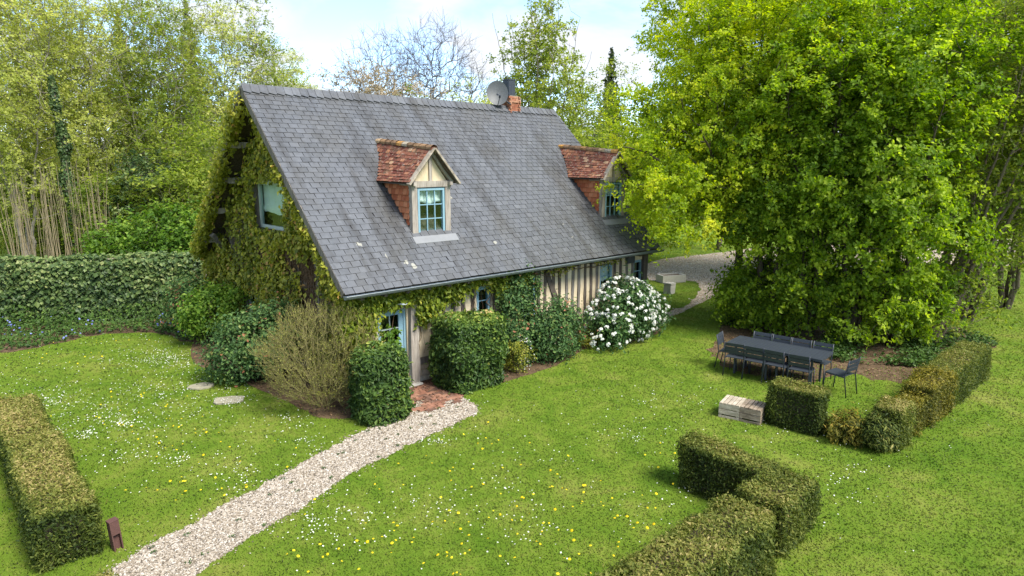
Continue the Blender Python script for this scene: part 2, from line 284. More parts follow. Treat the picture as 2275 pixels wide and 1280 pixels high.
M['lf_rose'] = leaf_mat('rose_leaves', [(0, (0.016, 0.036, 0.012)), (0.45, (0.042, 0.085, 0.026)), (0.82, (0.095, 0.150, 0.040)), (0.95, (0.15, 0.17, 0.05)), (1, (0.23, 0.10, 0.055))], 0.25, 0.55, 0.2)
M['lf_bushy'] = leaf_mat('bright_bush_leaves', [(0, (0.040, 0.090, 0.010)), (0.5, (0.095, 0.175, 0.018)), (1, (0.20, 0.28, 0.04))], 0.38)
M['lf_under'] = leaf_mat('ground_ivy_leaves', [(0, (0.016, 0.038, 0.008)), (0.5, (0.045, 0.090, 0.016)), (1, (0.100, 0.160, 0.030))], 0.22)
M['lf_yewtuft'] = leaf_mat('broom_buds', [(0, (0.13, 0.15, 0.025)), (0.5, (0.25, 0.26, 0.045)), (1, (0.40, 0.37, 0.10))], 0.3)
M['petal'] = leaf_mat('white_petals', [(0, (0.62, 0.62, 0.54)), (1, (0.86, 0.86, 0.82))], 0.25, 0.6, 0.2)
M['dandelion'] = leaf_mat('yellow_petals', [(0, (0.66, 0.46, 0.01)), (1, (0.80, 0.64, 0.03))], 0.2, 0.7, 0.1)
M['bluebell'] = leaf_mat('blue_petals', [(0, (0.10, 0.12, 0.36)), (1, (0.30, 0.33, 0.66))], 0.2, 0.7, 0.1)
M['litter'] = leaf_mat('dead_leaves', [(0, (0.06, 0.032, 0.018)), (0.6, (0.15, 0.085, 0.045)), (1, (0.28, 0.19, 0.11))], 0.1, 0.8, 0.1)

# ------------------------------------------------------------------ mesh helpers
def mk_mesh(name, V, faces_list, mat=None, tint=None, smooth=False):
    """faces_list: list of int arrays (n,k)."""
    me = bpy.data.meshes.new(name)
    V = np.ascontiguousarray(V, dtype=np.float32)
    faces_list = [np.asarray(f, dtype=np.int32) for f in faces_list if len(f)]
    tot = np.concatenate([np.full(len(f), f.shape[1], np.int32) for f in faces_list])
    loops = np.concatenate([f.ravel() for f in faces_list])
    me.vertices.add(len(V)); me.vertices.foreach_set('co', V.ravel())
    me.loops.add(len(loops)); me.loops.foreach_set('vertex_index', loops)
    me.polygons.add(len(tot)); st = np.zeros(len(tot), np.int32); st[1:] = np.cumsum(tot)[:-1]
    me.polygons.foreach_set('loop_start', st); me.polygons.foreach_set('loop_total', tot)
    me.polygons.foreach_set('use_smooth', np.full(len(tot), bool(smooth)))
    me.update(calc_edges=True)
    if tint is not None:
        a = me.attributes.new('tint', 'FLOAT', 'POINT'); a.data.foreach_set('value', np.ascontiguousarray(tint, dtype=np.float32))
    if mat: me.materials.append(M[mat] if isinstance(mat, str) else mat)
    return me
def link(name, me, parent=None, loc=None, rotz=None):
    o = bpy.data.objects.new(name, me); COL.objects.link(o)
    if parent is not None: o.parent = parent
    if loc is not None: o.location = tuple(float(x) for x in loc)
    if rotz is not None: o.rotation_euler = (0, 0, rotz)
    return o
def tag(o, label, cat, group=None, kind=None):
    if label: o['label'] = label
    if cat: o['category'] = cat
    if group: o['group'] = group
    if kind: o['kind'] = kind
    return o
def thing(name, label, cat, loc=(0, 0, 0), rotz=0.0, group=None):
    o = link(name, None, None, loc, rotz); o.empty_display_size = 0.3
    return tag(o, label, cat, group)

BOXF = np.array([[0, 3, 2, 1], [4, 5, 6, 7], [0, 1, 5, 4], [1, 2, 6, 5], [2, 3, 7, 6], [3, 0, 4, 7]])
class MB:
    def __init__(self): self.V, self.Fq, self.Ft, self.T, self.n = [], [], [], [], 0
    def add(self, V, Fq=None, Ft=None, tint=0.5):
        V = np.asarray(V, float); self.V.append(V); self.T.append(np.full(len(V), tint) if np.isscalar(tint) else np.asarray(tint))
        if Fq is not None and len(Fq): self.Fq.append(np.asarray(Fq) + self.n)
        if Ft is not None and len(Ft): self.Ft.append(np.asarray(Ft) + self.n)
        self.n += len(V); return self
    def box(self, a, b, tint=0.5, jit=0.0, rng=None):
        (x0, y0, z0), (x1, y1, z1) = a, b
        V = np.array([[x0, y0, z0], [x1, y0, z0], [x1, y1, z0], [x0, y1, z0], [x0, y0, z1], [x1, y0, z1], [x1, y1, z1], [x0, y1, z1]], float)
        if jit: V += (rng or RNG).uniform(-jit, jit, V.shape)
        return self.add(V, BOXF, None, tint)
    def beam(self, p, q, w, d, up=(0, 0, 1), tint=0.5, jit=0.0, taper=1.0):
        p, q = np.asarray(p, float), np.asarray(q, float); ax = q - p; ax /= np.linalg.norm(ax)
        up = np.asarray(up, float); x = np.cross(ax, up)
        if np.linalg.norm(x) < 1e-4: x = np.cross(ax, (1, 0, 0))
        x /= np.linalg.norm(x); y = np.cross(x, ax)
        V = []
        for c, k in ((p, 1.0), (q, taper)):
            for sx_, sy_ in ((-1, -1), (1, -1), (1, 1), (-1, 1)): V.append(c + x*sx_*w/2*k + y*sy_*d/2*k)
        V = np.array(V)
        if jit: V += RNG.uniform(-jit, jit, V.shape)
        return self.add(V, BOXF, None, tint)
    def tube(self, pts, r, sides=8, cap=True, tint=0.5):
        pts = np.asarray(pts, float); r = np.full(len(pts), r) if np.isscalar(r) else np.asarray(r)
        d = np.gradient(pts, axis=0); d /= np.linalg.norm(d, axis=1)[:, None] + 1e-12
        ref = np.where(np.abs(d[:, 2:3]) > 0.9, np.array([[1.0, 0, 0]]), np.array([[0, 0, 1.0]]))
        x = np.cross(d, ref); x /= np.linalg.norm(x, axis=1)[:, None]; y = np.cross(x, d)
        a = np.arange(sides)*2*math.pi/sides
        V = pts[:, None] + r[:, None, None]*(np.cos(a)[None, :, None]*x[:, None] + np.sin(a)[None, :, None]*y[:, None])
        V = V.reshape(-1, 3); k = len(pts); i = np.arange(k-1)[:, None]*sides; j = np.arange(sides)[None]; jn = (j+1) % sides
        Q = np.stack([i+j, i+jn, i+jn+sides, i+j+sides], -1).reshape(-1, 4); T = []
        if cap:
            V = np.vstack([V, pts[0], pts[-1]]); nb = k*sides
            T = [[nb, (q+1) % sides, q] for q in range(sides)] + [[nb+1, (k-1)*sides+q, (k-1)*sides+(q+1) % sides] for q in range(sides)]
        return self.add(V, Q, T, tint)
    def mesh(self, name, mat, smooth=False):
        fl = []
        if self.Fq: fl.append(np.vstack(self.Fq))
        if self.Ft: fl.append(np.vstack(self.Ft))
        return mk_mesh(name, np.vstack(self.V), fl, mat, np.concatenate(self.T), smooth)
    def edged(self, name, mat, edge, parent=None):
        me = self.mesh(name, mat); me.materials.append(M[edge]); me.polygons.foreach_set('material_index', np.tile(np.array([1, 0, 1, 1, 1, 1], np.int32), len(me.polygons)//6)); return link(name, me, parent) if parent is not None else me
    def build(self, name, mat, parent=None, smooth=False, loc=None, rotz=None):
        return link(name, self.mesh(name, mat, smooth), parent, loc, rotz)
RNG = np.random.default_rng(7)

def frusta(P0, P1, R0, R1, sides=5):
    """many tapered open tubes, one per edge"""
    P0, P1 = np.asarray(P0, float), np.asarray(P1, float); n = len(P0)
    d = P1 - P0; L = np.linalg.norm(d, axis=1)[:, None] + 1e-9; d = d/L
    ref = np.where(np.abs(d[:, 2:3]) > 0.9, np.array([[1.0, 0, 0]]), np.array([[0, 0, 1.0]]))
    x = np.cross(d, ref); x /= np.linalg.norm(x, axis=1)[:, None] + 1e-9; y = np.cross(x, d)
    a = np.arange(sides)*2*math.pi/sides; ring = np.cos(a)[None, :, None]*x[:, None] + np.sin(a)[None, :, None]*y[:, None]
    V = np.concatenate([P0[:, None] + np.asarray(R0)[:, None, None]*ring, P1[:, None] + np.asarray(R1)[:, None, None]*ring], 1).reshape(-1, 3)
    j = np.arange(sides); jn = (j+1) % sides; base = (np.arange(n)*2*sides)[:, None]
    Q = np.stack([base+j, base+jn, base+jn+sides, base+j+sides], -1).reshape(-1, 4)
    return V, Q
def unit(v): return v/(np.linalg.norm(v, axis=-1, keepdims=True) + 1e-9)
def leaf_arrays(P, N, size, tint, rng, aspect=0.62, droop=0.3, fold=0.12, shape=0.42, tri=False):
    n = len(P); N = unit(N); size = np.broadcast_to(np.asarray(size, float), (n,))[:, None]
    R = rng.normal(size=(n, 3)); R[:, 2] -= droop*1.6
    T = unit(R - N*np.sum(R*N, 1)[:, None]); B = np.cross(N, T)
    base = P - T*size*0.5; tip = P + T*size*0.5 - N*size*fold*0.6; mid = P - T*size*(0.5-shape)
    w = size*aspect*0.5
    if tri:
        V = np.stack([base + B*w*1.1, tip, base + T*size*0.15 - B*w*1.1], 1).reshape(-1, 3); return V, np.arange(n*3).reshape(n, 3), np.repeat(tint, 3)
    V = np.stack([base, mid + B*w + N*size*fold, tip, mid - B*w + N*size*fold], 1).reshape(-1, 3)
    Q = np.arange(n*4).reshape(n, 4)
    return V, Q, np.repeat(tint, 4)
def leaf_mesh(name, P, N, size, tint, rng, mat, **k):
    V, Q, T = leaf_arrays(np.asarray(P), np.asarray(N), size, tint, rng, **k)
    return mk_mesh(name, V, [Q], mat, T)
def vnoise(P, scale, seed=0, octs=5):
    r = np.random.default_rng(seed); P = np.asarray(P); o = np.zeros(len(P))
    for i in range(octs*2):
        k = r.normal(size=P.shape[1])*scale*(1+0.5*i/2); o += np.sin(P@k + r.uniform(0, 6.28))/(1+0.35*i)
    return o/2.2
def in_poly(P, poly):
    x, y = P[:, 0], P[:, 1]; poly = np.asarray(poly)[:, :2]; ins = np.zeros(len(P), bool); j = len(poly)-1
    for i in range(len(poly)):
        xi, yi = poly[i]; xj, yj = poly[j]
        c = ((yi > y) != (yj > y)) & (x < (xj-xi)*(y-yi)/(yj-yi+1e-12)+xi); ins ^= c; j = i
    return ins
def smooth_poly(pts, n=6, jit=0.0, seed=0):
    """closed Catmull-Rom outline with a little raggedness"""
    pts = np.asarray(pts, float); k = len(pts); o = []
    for i in range(k):
        p0, p1, p2, p3 = pts[i-1], pts[i], pts[(i+1) % k], pts[(i+2) % k]
        for u in np.arange(n)/n:
            o.append(0.5*((2*p1)+(-p0+p2)*u+(2*p0-5*p1+4*p2-p3)*u*u+(-p0+3*p1-3*p2+p3)*u**3))
    o = np.array(o)
    if jit: o[:, :2] += np.random.default_rng(seed).normal(0, jit, (len(o), 2))
    return o
def sheet(name, poly, z, mat, kind='structure', label=None):
    poly = np.asarray(poly)[:, :2]; me = bpy.data.meshes.new(name)
    import mathutils
    tri = mathutils.geometry.tessellate_polygon([[Vector((p[0], p[1], 0)) for p in poly]])
    V = np.column_stack([poly, np.full(len(poly), z)]); T = np.array(tri)
    a, b, c = V[T[:, 0]], V[T[:, 1]], V[T[:, 2]]; flip = np.cross(b-a, c-a)[:, 2] < 0; T[flip] = T[flip][:, ::-1]
    o = link(name, mk_mesh(name, V, [T], mat)); o['kind'] = kind
    if label: o['label'] = label
    return o

# ------------------------------------------------------------------ the ground
def pxpoly(pts): return np.array([at(x, y)[:2] for x, y in pts])
g = MB(); g.add([[-700, -300, 0], [700, -300, 0], [700, 1100, 0], [-700, 1100, 0]], [[0, 1, 2, 3]])
lawn = g.build('lawn', 'lawn'); tag(lawn, 'mown green lawn around the cottage', None, kind='structure')
def zp(x, y): return (280 + x/2.774, 840 + y/2.774)
PATH = pxpoly([zp(-330, 1480), zp(-160, 1250), zp(20, 1110), zp(250, 970), zp(440, 890), zp(590, 790), zp(830, 670), zp(1100, 520), zp(1380, 370), zp(1480, 322), zp(1600, 265), zp(1740, 178), zp(1900, 120), zp(1990, 103), zp(2100, 135), zp(2165, 205), zp(1950, 315), zp(1720, 425), zp(1600, 492), zp(1450, 552), zp(1250, 685), zp(1000, 850), zp(700, 1020), zp(430, 1215), zp(150, 1420), zp(60, 1520)])
PATH = smooth_poly(PATH, 8, 0.022, 1)
sheet('gravel_path', PATH, 0.006, 'gravel_bed', label='pale gravel path leading to the blue door')
COURT = pxpoly([(1440, 585), (1500, 572), (1560, 566), (1640, 556), (1720, 548), (1950, 540), (2290, 530), (2420, 528), (2420, 585), (2290, 590), (2000, 592), (1720, 598), (1640, 612), (1600, 640), (1570, 668), (1530, 688), (1500, 700), (1478, 705), (1468, 700), (1490, 690), (1520, 680), (1545, 662), (1553, 642), (1548, 628), (1530, 624), (1490, 624), (1440, 620)])
COURT = smooth_poly(COURT, 5, 0.04, 2)
sheet('gravel_courtyard', COURT, 0.006, 'yard_bed', label='pale gravel yard and curving path beyond the cottage')
BED_L = smooth_poly(pxpoly([(-420, 830), (-200, 805), (0, 786), (120, 765), (240, 742), (360, 742), (430, 760), (470, 720), (440, 690), (300, 693), (0, 712), (-420, 745)]), 5, 0.05, 3)
sheet('flower_bed', BED_L, 0.005, 'earth', label='earth border under the ivy wall')
BED_H = smooth_poly(np.array([hw(s, t)[:2] for s, t in [(0.4, 9.5), (-0.6, 8.0), (-1.3, 5.6), (-1.0, 3.6), (-0.8, 1.6), (-0.7, 0.5), (-0.6, -0.1), (-0.1, -0.5), (0.4, -0.6), (0.7, -0.4), (0.9, 0.5), (0.8, 1.0), (0.7, 9.4)]]), 4, 0.03, 4)
sheet('house_bed', BED_H, 0.004, 'earth', label='earth strip along the vine covered gable')
BED_F = smooth_poly(np.array([hw(s, t)[:2] for s, t in [(2.3, 0.5), (2.2, -0.2), (2.6, -0.75), (3.6, -0.9), (5.2, -0.85), (6.5, -0.45), (7.4, -0.45), (8.2, -0.75), (9.6, -0.75), (10.4, -0.3), (10.7, 0.5)]]), 4, 0.03, 5)
sheet('front_bed', BED_F, 0.004, 'earth', label='earth strip along the cottage front')
SOIL = smooth_poly(pxpoly([(1600, 742), (1640, 735), (1760, 745), (1900, 775), (2030, 800), (2025, 850), (1930, 842), (1880, 822), (1850, 842), (1760, 850), (1680, 835), (1640, 825), (1608, 812), (1590, 790), (1585, 760)]), 4, 0.10, 6)
sheet('bare_soil', SOIL, 0.004, 'earth', label='worn bare earth under the garden table')
GROVE = smooth_poly(np.array([(6.2, 18.2), (7.2, 16.6), (8.4, 15.6), (9.8, 15.1), (11.2, 15.2), (12.6, 16.2), (13.6, 18.0), (13.4, 19.6), (11.0, 19.4), (8.6, 20.4), (7.0, 20.2)]), 4, 0.08, 7)
sheet('grove_floor', GROVE, 0.005, 'earth', label='shaded earth under the tree group')
HOUSE_FP = np.array([hw(s, t)[:2] for s, t in [(0.55, 0.4), (10.7, 0.4), (10.7, 8.8), (0.55, 8.8)]])
PAVE_R = [(s, t) for s, t in [(0.75, 0.4), (0.7, -0.95), (1.15, -1.25), (2.0, -1.15), (2.35, -0.55), (2.25, 0.4)]]
PAVE = np.array([hw(s, t)[:2] for s, t in PAVE_R])

# brick paving before the door: every brick a piece
pv = sheet('brick_paving', smooth_poly(PAVE, 3), 0.010, 'earth', label='red brick paving before the blue door')
r = np.random.default_rng(11); vars_ = []
for k in range(7):
    b = MB(); b.box((-0.105, -0.052, 0), (0.105, 0.052, 0.05), r.uniform(0, 1), 0.006, r); vars_.append(b.mesh('brick', 'paving_brick'))
PR = np.array(PAVE_R); nb_ = 0
for i in range(-2, 10):
    for j in range(16):
        s = 0.62 + i*0.222 + (0.11 if j % 2 else 0); tt = -1.28 + j*0.114
        if in_poly(np.array([[s, tt]]), PR)[0] and r.random() > 0.05:
            p = hw(s, tt, -0.022 + r.normal(0, 0.003)); o = link('brick', vars_[r.integers(7)], pv, p, TH + r.normal(0, 0.03)); nb_ += 1

# gravel pebbles (too many and too small to pick apart)
def pebbles(name, poly, n, lo, hi, seed, label, z=0.006):
    r = np.random.default_rng(seed); mn, mx = poly[:, :2].min(0), poly[:, :2].max(0); P = []
    c = 0
    while c < n:
        q = r.uniform(mn, mx, (n*2, 2)); d = np.linalg.norm(q, axis=1); q = q[(r.random(len(q)) < np.minimum(1, (9.0/d)**1.5)) & (d > 5.0)]; q = q[in_poly(q, poly)]; P.append(q); c += len(q)
    P = np.vstack(P)[:n]; P = P + r.normal(0, 1, P.shape)*r.choice([0.01, 0.05, 0.16], (n, 1), p=[0.8, 0.16, 0.04]); d = np.linalg.norm(P, axis=1)
    s = r.uniform(lo, hi, n)*np.clip(d/10, 0.9, 2.4)
    O = np.array([[1, 0, 0], [-1, 0, 0], [0, 1, 0], [0, -1, 0], [0, 0, 1], [0, 0, -0.3]], float)
    FT = np.array([[0, 2, 4], [2, 1, 4], [1, 3, 4], [3, 0, 4]])
    a = r.uniform(0, 6.28, n); ca, sa = np.cos(a), np.sin(a)
    sc3 = np.stack([s*r.uniform(0.8, 1.4, n), s*r.uniform(0.7, 1.0, n), s*r.uniform(0.4, 0.75, n)], 1)
    V = O[None]*sc3[:, None]; V = V + r.normal(0, 0.18, V.shape)*s[:, None, None]
    V = np.stack([V[..., 0]*ca[:, None] - V[..., 1]*sa[:, None], V[..., 0]*sa[:, None] + V[..., 1]*ca[:, None], V[..., 2]], -1)
    V[..., 0] += P[:, 0:1]; V[..., 1] += P[:, 1:2]; V[..., 2] = np.maximum(V[..., 2] + z, z - 0.001)
    T = (FT[None] + (np.arange(n)*6)[:, None, None]).reshape(-1, 3)
    o = link(name, mk_mesh(name, V.reshape(-1, 3), [T], 'pebble', np.repeat(r.beta(1.6, 1.2, n) if name == 'gravel' else r.beta(4, 1.2, n), 6)))
    return tag(o, label, None, kind='stuff')
pebbles('gravel', PATH, 32000, 0.011, 0.021, 21, 'loose cream and tan gravel of the garden path')
pebbles('yard_gravel', COURT, 9000, 0.012, 0.02, 22, 'loose gravel of the far yard')

# ------------------------------------------------------------------ the cottage
house = thing('cottage', 'timber framed cottage with steep grey slate roof and two tiled dormers', 'house', (HX, HY, 0), TH)
GW, FW = 0.58, 0.45                                    # gable wall plane s, front wall plane t
WEND, BACK = 10.62, 8.75
rng = np.random.default_rng(5)
def holed(x0, x1, z0, z1, holes):
    """rectangles of a wall around its openings"""
    xs = sorted({x0, x1, *[h[0] for h in holes], *[h[1] for h in holes]}); zs = sorted({z0, z1, *[h[2] for h in holes], *[h[3] for h in holes]})
    for i in range(len(xs)-1):
        for j in range(len(zs)-1):
            cx, cz = (xs[i]+xs[i+1])/2, (zs[j]+zs[j+1])/2
            if not any(h[0] < cx < h[1] and h[2] < cz < h[3] for h in holes): yield xs[i], xs[i+1], zs[j], zs[j+1]
F_HOLES = [(0.98, 1.72, 0.0, 1.78), (3.74, 4.22, 0.9, 2.0), (5.18, 5.78, 0.95, 2.05), (8.40, 9.0, 1.05, 2.06), (10.0, 10.5, 1.05, 2.02)]
G_HOLES = [(3.55, 5.55, 3.28, 4.52), (5.75, 6.85, 0.72, 1.50)]
w = MB()
for a0, a1, c0, c1 in holed(GW+0.02, WEND, 0.42, 2.62, [h for h in F_HOLES]): w.box((a0, FW+0.004, c0), (a1, FW+0.24, c1))
w.build('wall', 'plaster', house)
w = MB()
def roof_z(t): return RIDGE - abs(t - ROOF_A)*SLOPE - 0.22
ts = np.arange(FW+0.24, BACK, 0.09)
for ta, tb in zip(ts[:-1], ts[1:]):
    top = min(roof_z(ta), roof_z(tb)); tm = (ta+tb)/2; segs = [(0.42, top)]
    for h in G_HOLES:
        if h[0] < tm < h[1]: segs = [(p, q) for a, b in segs for p, q in ((a, min(b, h[2])), (max(a, h[3]), b)) if q > p + 0.01]
    for a, b in segs: w.box((GW+0.05, ta, a), (GW+0.22, tb, b))
w.build('wall', 'gable_daub', house)
w = MB(); w.box((GW+0.02, BACK-0.02, 0), (WEND, BACK+0.16, 2.5)); w.build('wall', 'plaster', house)
w = MB()
for ta, tb in zip(ts[:-1], ts[1:]): w.box((WEND-0.16, ta, 0), (WEND, tb, min(roof_z(ta), roof_z(tb))))
w.build('wall', 'plaster', house)
# stone plinth, stone by stone where it shows, backed by mortar
w = MB()
for a0, a1 in ((GW, 0.96), (1.98, WEND)): w.box((a0, FW+0.03, 0), (a1, FW+0.26, 0.42))
w.box((GW+0.02, FW+0.26, 0), (GW+0.24, BACK, 0.42)); w.build('plinth', 'mortar', house)
svars = []
for k in range(8):
    b = MB(); b.box((-0.5, -0.5, -0.5), (0.5, 0.5, 0.5), rng.uniform(0, 1), 0.09, rng); svars.append(b.mesh('stone', 'stone'))
def stones(s0, s1):
    for j in range(3):
        s = s0 + rng.uniform(0, 0.1)
        while s < s1 - 0.12:
            wd_ = rng.uniform(0.16, 0.30); wd_ = min(wd_, s1 - s)
            o = link('stone', svars[rng.integers(8)], house, (s+wd_/2, FW+0.02, 0.07 + j*0.135)); o.scale = (wd_*0.92, 0.09, 0.122); s += wd_
stones(1.99, 3.0); stones(5.9, 7.7); stones(9.6, WEND)

def timber(name, p, q, w, d, mat='oak', up=(0, 1, 0), jit=0.010, tp=1.0):
    b = MB(); p, q = np.asarray(p, float), np.asarray(q, float); k = 5
    pts = [p + (q-p)*i/k + (rng.normal(0, 0.008, 3) if 0 < i < k else 0) for i in range(k+1)]
    ax = unit(q-p); x = unit(np.cross(ax, np.asarray(up, float))); y = np.cross(x, ax); V = []
    for i, c in enumerate(pts):
        ww, dd = w*rng.uniform(0.88, 1.1)/2*(1+(tp-1)*i/k), d/2
        V += [c - x*ww - y*dd, c + x*ww - y*dd, c + x*ww + y*dd, c - x*ww + y*dd]
    Q = [[0, 3, 2, 1], [4*k, 4*k+1, 4*k+2, 4*k+3]]
    for i in range(k):
        for j in range(4): Q.append([4*i+j, 4*i+(j+1) % 4, 4*i+4+(j+1) % 4, 4*i+4+j])
    b.add(np.array(V), Q); return b.build(name, mat, house)
FY = FW + 0.035
timber('sill_beam', (1.98, FY-0.01, 0.50), (WEND, FY-0.01, 0.50), 0.16, 0.12, 'oak')
timber('wall_plate', (GW, FY, 2.27), (WEND, FY, 2.27), 0.15, 0.12, 'oak_dark')
timber('door_post', (1.86, FY-0.05, 0.02), (1.86, FY-0.05, 2.2), 0.23, 0.20, 'oak_grey')
timber('corner_post', (GW+0.1, FY-0.02, 0.05), (GW+0.1, FY-0.02, 2.2), 0.22, 0.18, 'oak')
timber('corner_post', (WEND-0.09, FY-0.02, 0.42), (WEND-0.09, FY-0.02, 2.2), 0.2, 0.18, 'oak_dark')
timber('door_lintel', (0.9, FY, 1.86), (1.75, FY, 1.86), 0.14, 0.13, 'oak')
studs = [2.42, 2.72, 3.02, 3.32, 3.62, 4.30, 4.62, 5.05, 5.88, 6.12] + [6.42 + 0.262*i for i in range(8)] + [9.06, 9.36, 9.66, 9.94, 10.55]
for s in studs: timber('stud', (s+rng.normal(0, 0.012), FY, 0.57), (s+rng.normal(0, 0.012), FY, 2.2), 0.105, 0.10, 'oak' if rng.random() < 0.6 else 'oak_dark')
timber('brace', (6.14, FY-0.035, 2.12), (6.86, FY-0.035, 0.62), 0.15, 0.08, 'oak_dark')
for a, b in ((3.68, 4.25), (5.1, 5.82), (8.36, 9.04), (9.98, 10.54)):
    timber('window_rail', (a, FY+0.004, 0.94 if a < 6 else 1.0), (b, FY+0.004, 0.94 if a < 6 else 1.0), 0.10, 0.11, 'oak')
# gable timbers
GS = GW + 0.02
for z, tA, tB in ((2.10, FW, 8.6), (1.58, 5.2, 8.4), (3.16, 1.9, 7.4), (5.0, 3.3, 5.9)): timber('gable_beam', (GS, tA, z), (GS, tB, z), 0.17, 0.12, 'oak', (1, 0, 0))
for tpos in (1.2, 2.3, 3.4, 5.68, 6.95, 7.7):
    timber('gable_post', (GS-0.004, tpos, 0.42), (GS-0.004, tpos, max(2.0, min(roof_z(tpos)-0.05, 4.9))), 0.14, 0.11, 'oak', (1, 0, 0))
for zb in (2.75, 3.65, 4.5, 5.4):                       # purlin ends carrying the verge on the far slope
    tb = ROOF_A + (RIDGE - 0.30 - zb)/SLOPE; timber('purlin', (0.06, tb-0.06, zb), (GW+0.3, tb-0.06, zb), 0.15, 0.15, 'oak_grey', (0, 0, 1))
    tf = ROOF_A - (RIDGE - 0.30 - zb)/SLOPE; timber('purlin', (0.06, tf+0.06, zb), (GW+0.3, tf+0.06, zb), 0.15, 0.15, 'oak', (0, 0, 1))
timber('wall_bracket', (0.12, 7.9, 2.95), (GW+0.1, 8.25, 2.3), 0.13, 0.12, 'oak', (0, 1, 0))

def window(name, s0, s1, z0, z1, plane='front', cols=2, rows=3, mat='blue', curtain=0.0, frame=0.06, y=None, parent=None, flat=False):
    """frame, bars, panes, dark room behind; plane 'front' faces -t, 'gable' faces -s"""
    yy = (FW + 0.05 if plane == 'front' else GW + 0.04) if y is None else y
    def box(mb, a0, a1, d0, d1, c0, c1):
        if plane == 'front': mb.box((a0, yy+d0, c0), (a1, yy+d1, c1))
        else: mb.box((yy+d0, a0, c0), (yy+d1, a1, c1))
    fr_ = MB(); f = frame
    box(fr_, s0, s0+f, -0.02, 0.06, z0, z1); box(fr_, s1-f, s1, -0.02, 0.06, z0, z1); box(fr_, s0+f, s1-f, -0.02, 0.06, z0, z0+f); box(fr_, s0+f, s1-f, -0.02, 0.06, z1-f, z1)
    top = parent if flat else None
    if flat: win = parent; fr_.build('window_frame', mat, parent)
    else: win = fr_.build(name, mat, parent or house)
    iw, ih = (s1-s0-2*f)/cols, (z1-z0-2*f)/rows
    for i in range(1, cols): b_ = MB(); box(b_, s0+f+iw*i-0.012, s0+f+iw*i+0.012, 0.0, 0.035, z0+f, z1-f); b_.build('glazing_bar', mat, win)
    for j in range(1, rows): b_ = MB(); box(b_, s0+f, s1-f, 0.003, 0.032, z0+f+ih*j-0.011, z0+f+ih*j+0.011); b_.build('glazing_bar', mat, win)
    for i in range(cols):
        for j in range(rows):
            p = MB(); box(p, s0+f+iw*i, s0+f+iw*(i+1), 0.014, 0.020, z0+f+ih*j, z0+f+ih*(j+1)); p.build('pane', 'glass', win)
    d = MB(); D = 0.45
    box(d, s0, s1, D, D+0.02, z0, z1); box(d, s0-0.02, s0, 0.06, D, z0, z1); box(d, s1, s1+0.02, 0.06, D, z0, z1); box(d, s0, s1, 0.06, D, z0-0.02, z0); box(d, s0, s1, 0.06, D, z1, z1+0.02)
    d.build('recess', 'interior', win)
    if curtain:
        zt, zb = z1-f, z1-f-(z1-z0)*curtain; n = 26; xs = np.linspace(s0+f*0.6, s1-f*0.6, n)
        dep = 0.10 + 0.02*np.sin(np.linspace(0, 22, n)) ; sag = 0.06*np.sin(np.linspace(0, math.pi, n))*0 + 0.03*np.sin(np.linspace(0, 9, n))
        V = []; Q = []
        for k, zr in enumerate((0, 0.35, 0.7, 0.86, 1.0)):
            for i in range(n):
                zc = zt + (zb + sag[i] - zt)*zr; dd = yy + dep[i] - (0.04 if k == 3 else 0)
                V.append((xs[i], dd, zc) if plane == 'front' else (dd, xs[i], zc))
        for k in range(4):
            for i in range(n-1): Q.append([k*n+i, k*n+i+1, (k+1)*n+i+1, (k+1)*n+i])
        c_ = MB(); c_.add(np.array(V), Q); c_.build('curtain', 'curtain', win, True)
    return win
window('window', 3.76, 4.20, 0.99, 1.98, cols=1, rows=3, frame=0.075)
window('window', 5.20, 5.76, 0.99, 2.02, cols=2, rows=3)
window('window', 8.42, 8.98, 1.05, 2.04, cols=1, rows=3, curtain=0.45)
window('window', 10.02, 10.48, 1.05, 2.0, cols=1, rows=3)
window('window', 3.58, 5.52, 3.30, 4.50, 'gable', cols=1, rows=1, mat='pale_blue', curtain=0.60, frame=0.09)
window('window', 5.80, 6.80, 0.74, 1.48, 'gable', cols=2, rows=1, mat='pale_blue', frame=0.08)
# reddish brick reveal beside the low gable window
bv = []
for k in range(5):
    b = MB(); b.box((-0.03, -0.1, -0.028), (0.03, 0.1, 0.028), rng.uniform(0, 0.8), 0.004, rng); bv.append(b.mesh('brick', 'brick'))
for j in range(18):
    for i in range(3): link('brick', bv[rng.integers(5)], house, (GW+0.02, 6.98 + i*0.215 + (0.1 if j % 2 else 0), 0.47 + j*0.066))
for j in range(3):
    for i in range(3): 
        o = link('brick', bv[rng.integers(5)], house, (5.30 + i*0.21 + (0.1 if j % 2 else 0), FW+0.02, 2.08 + j*0.06)); o.rotation_euler.z = math.pi/2

# door
d = MB(); DY = FW + 0.07
d.box((0.98, DY-0.02, 0.02), (1.03, DY+0.06, 1.77)); d.box((1.67, DY-0.02, 0.02), (1.72, DY+0.06, 1.77)); d.box((1.03, DY-0.02, 1.72), (1.67, DY+0.06, 1.77))
door = d.build('door', 'blue', house)
d = MB(); d.box((1.035, DY, 0.03), (1.665, DY+0.04, 0.75)); d.box((1.035, DY, 0.75), (1.10, DY+0.04, 1.715)); d.box((1.55, DY, 0.75), (1.665, DY+0.04, 1.715)); d.box((1.10, DY, 1.66), (1.55, DY+0.04, 1.715))
d.build('door_leaf', 'blue', door)
d = MB(); d.box((1.315, DY+0.004, 0.75), (1.34, DY+0.036, 1.66)); d.build('glazing_bar', 'pale_blue', door)
for zz_ in (1.06, 1.36): d = MB(); d.box((1.10, DY+0.006, zz_-0.012), (1.55, DY+0.034, zz_+0.012)); d.build('glazing_bar', 'pale_blue', door)
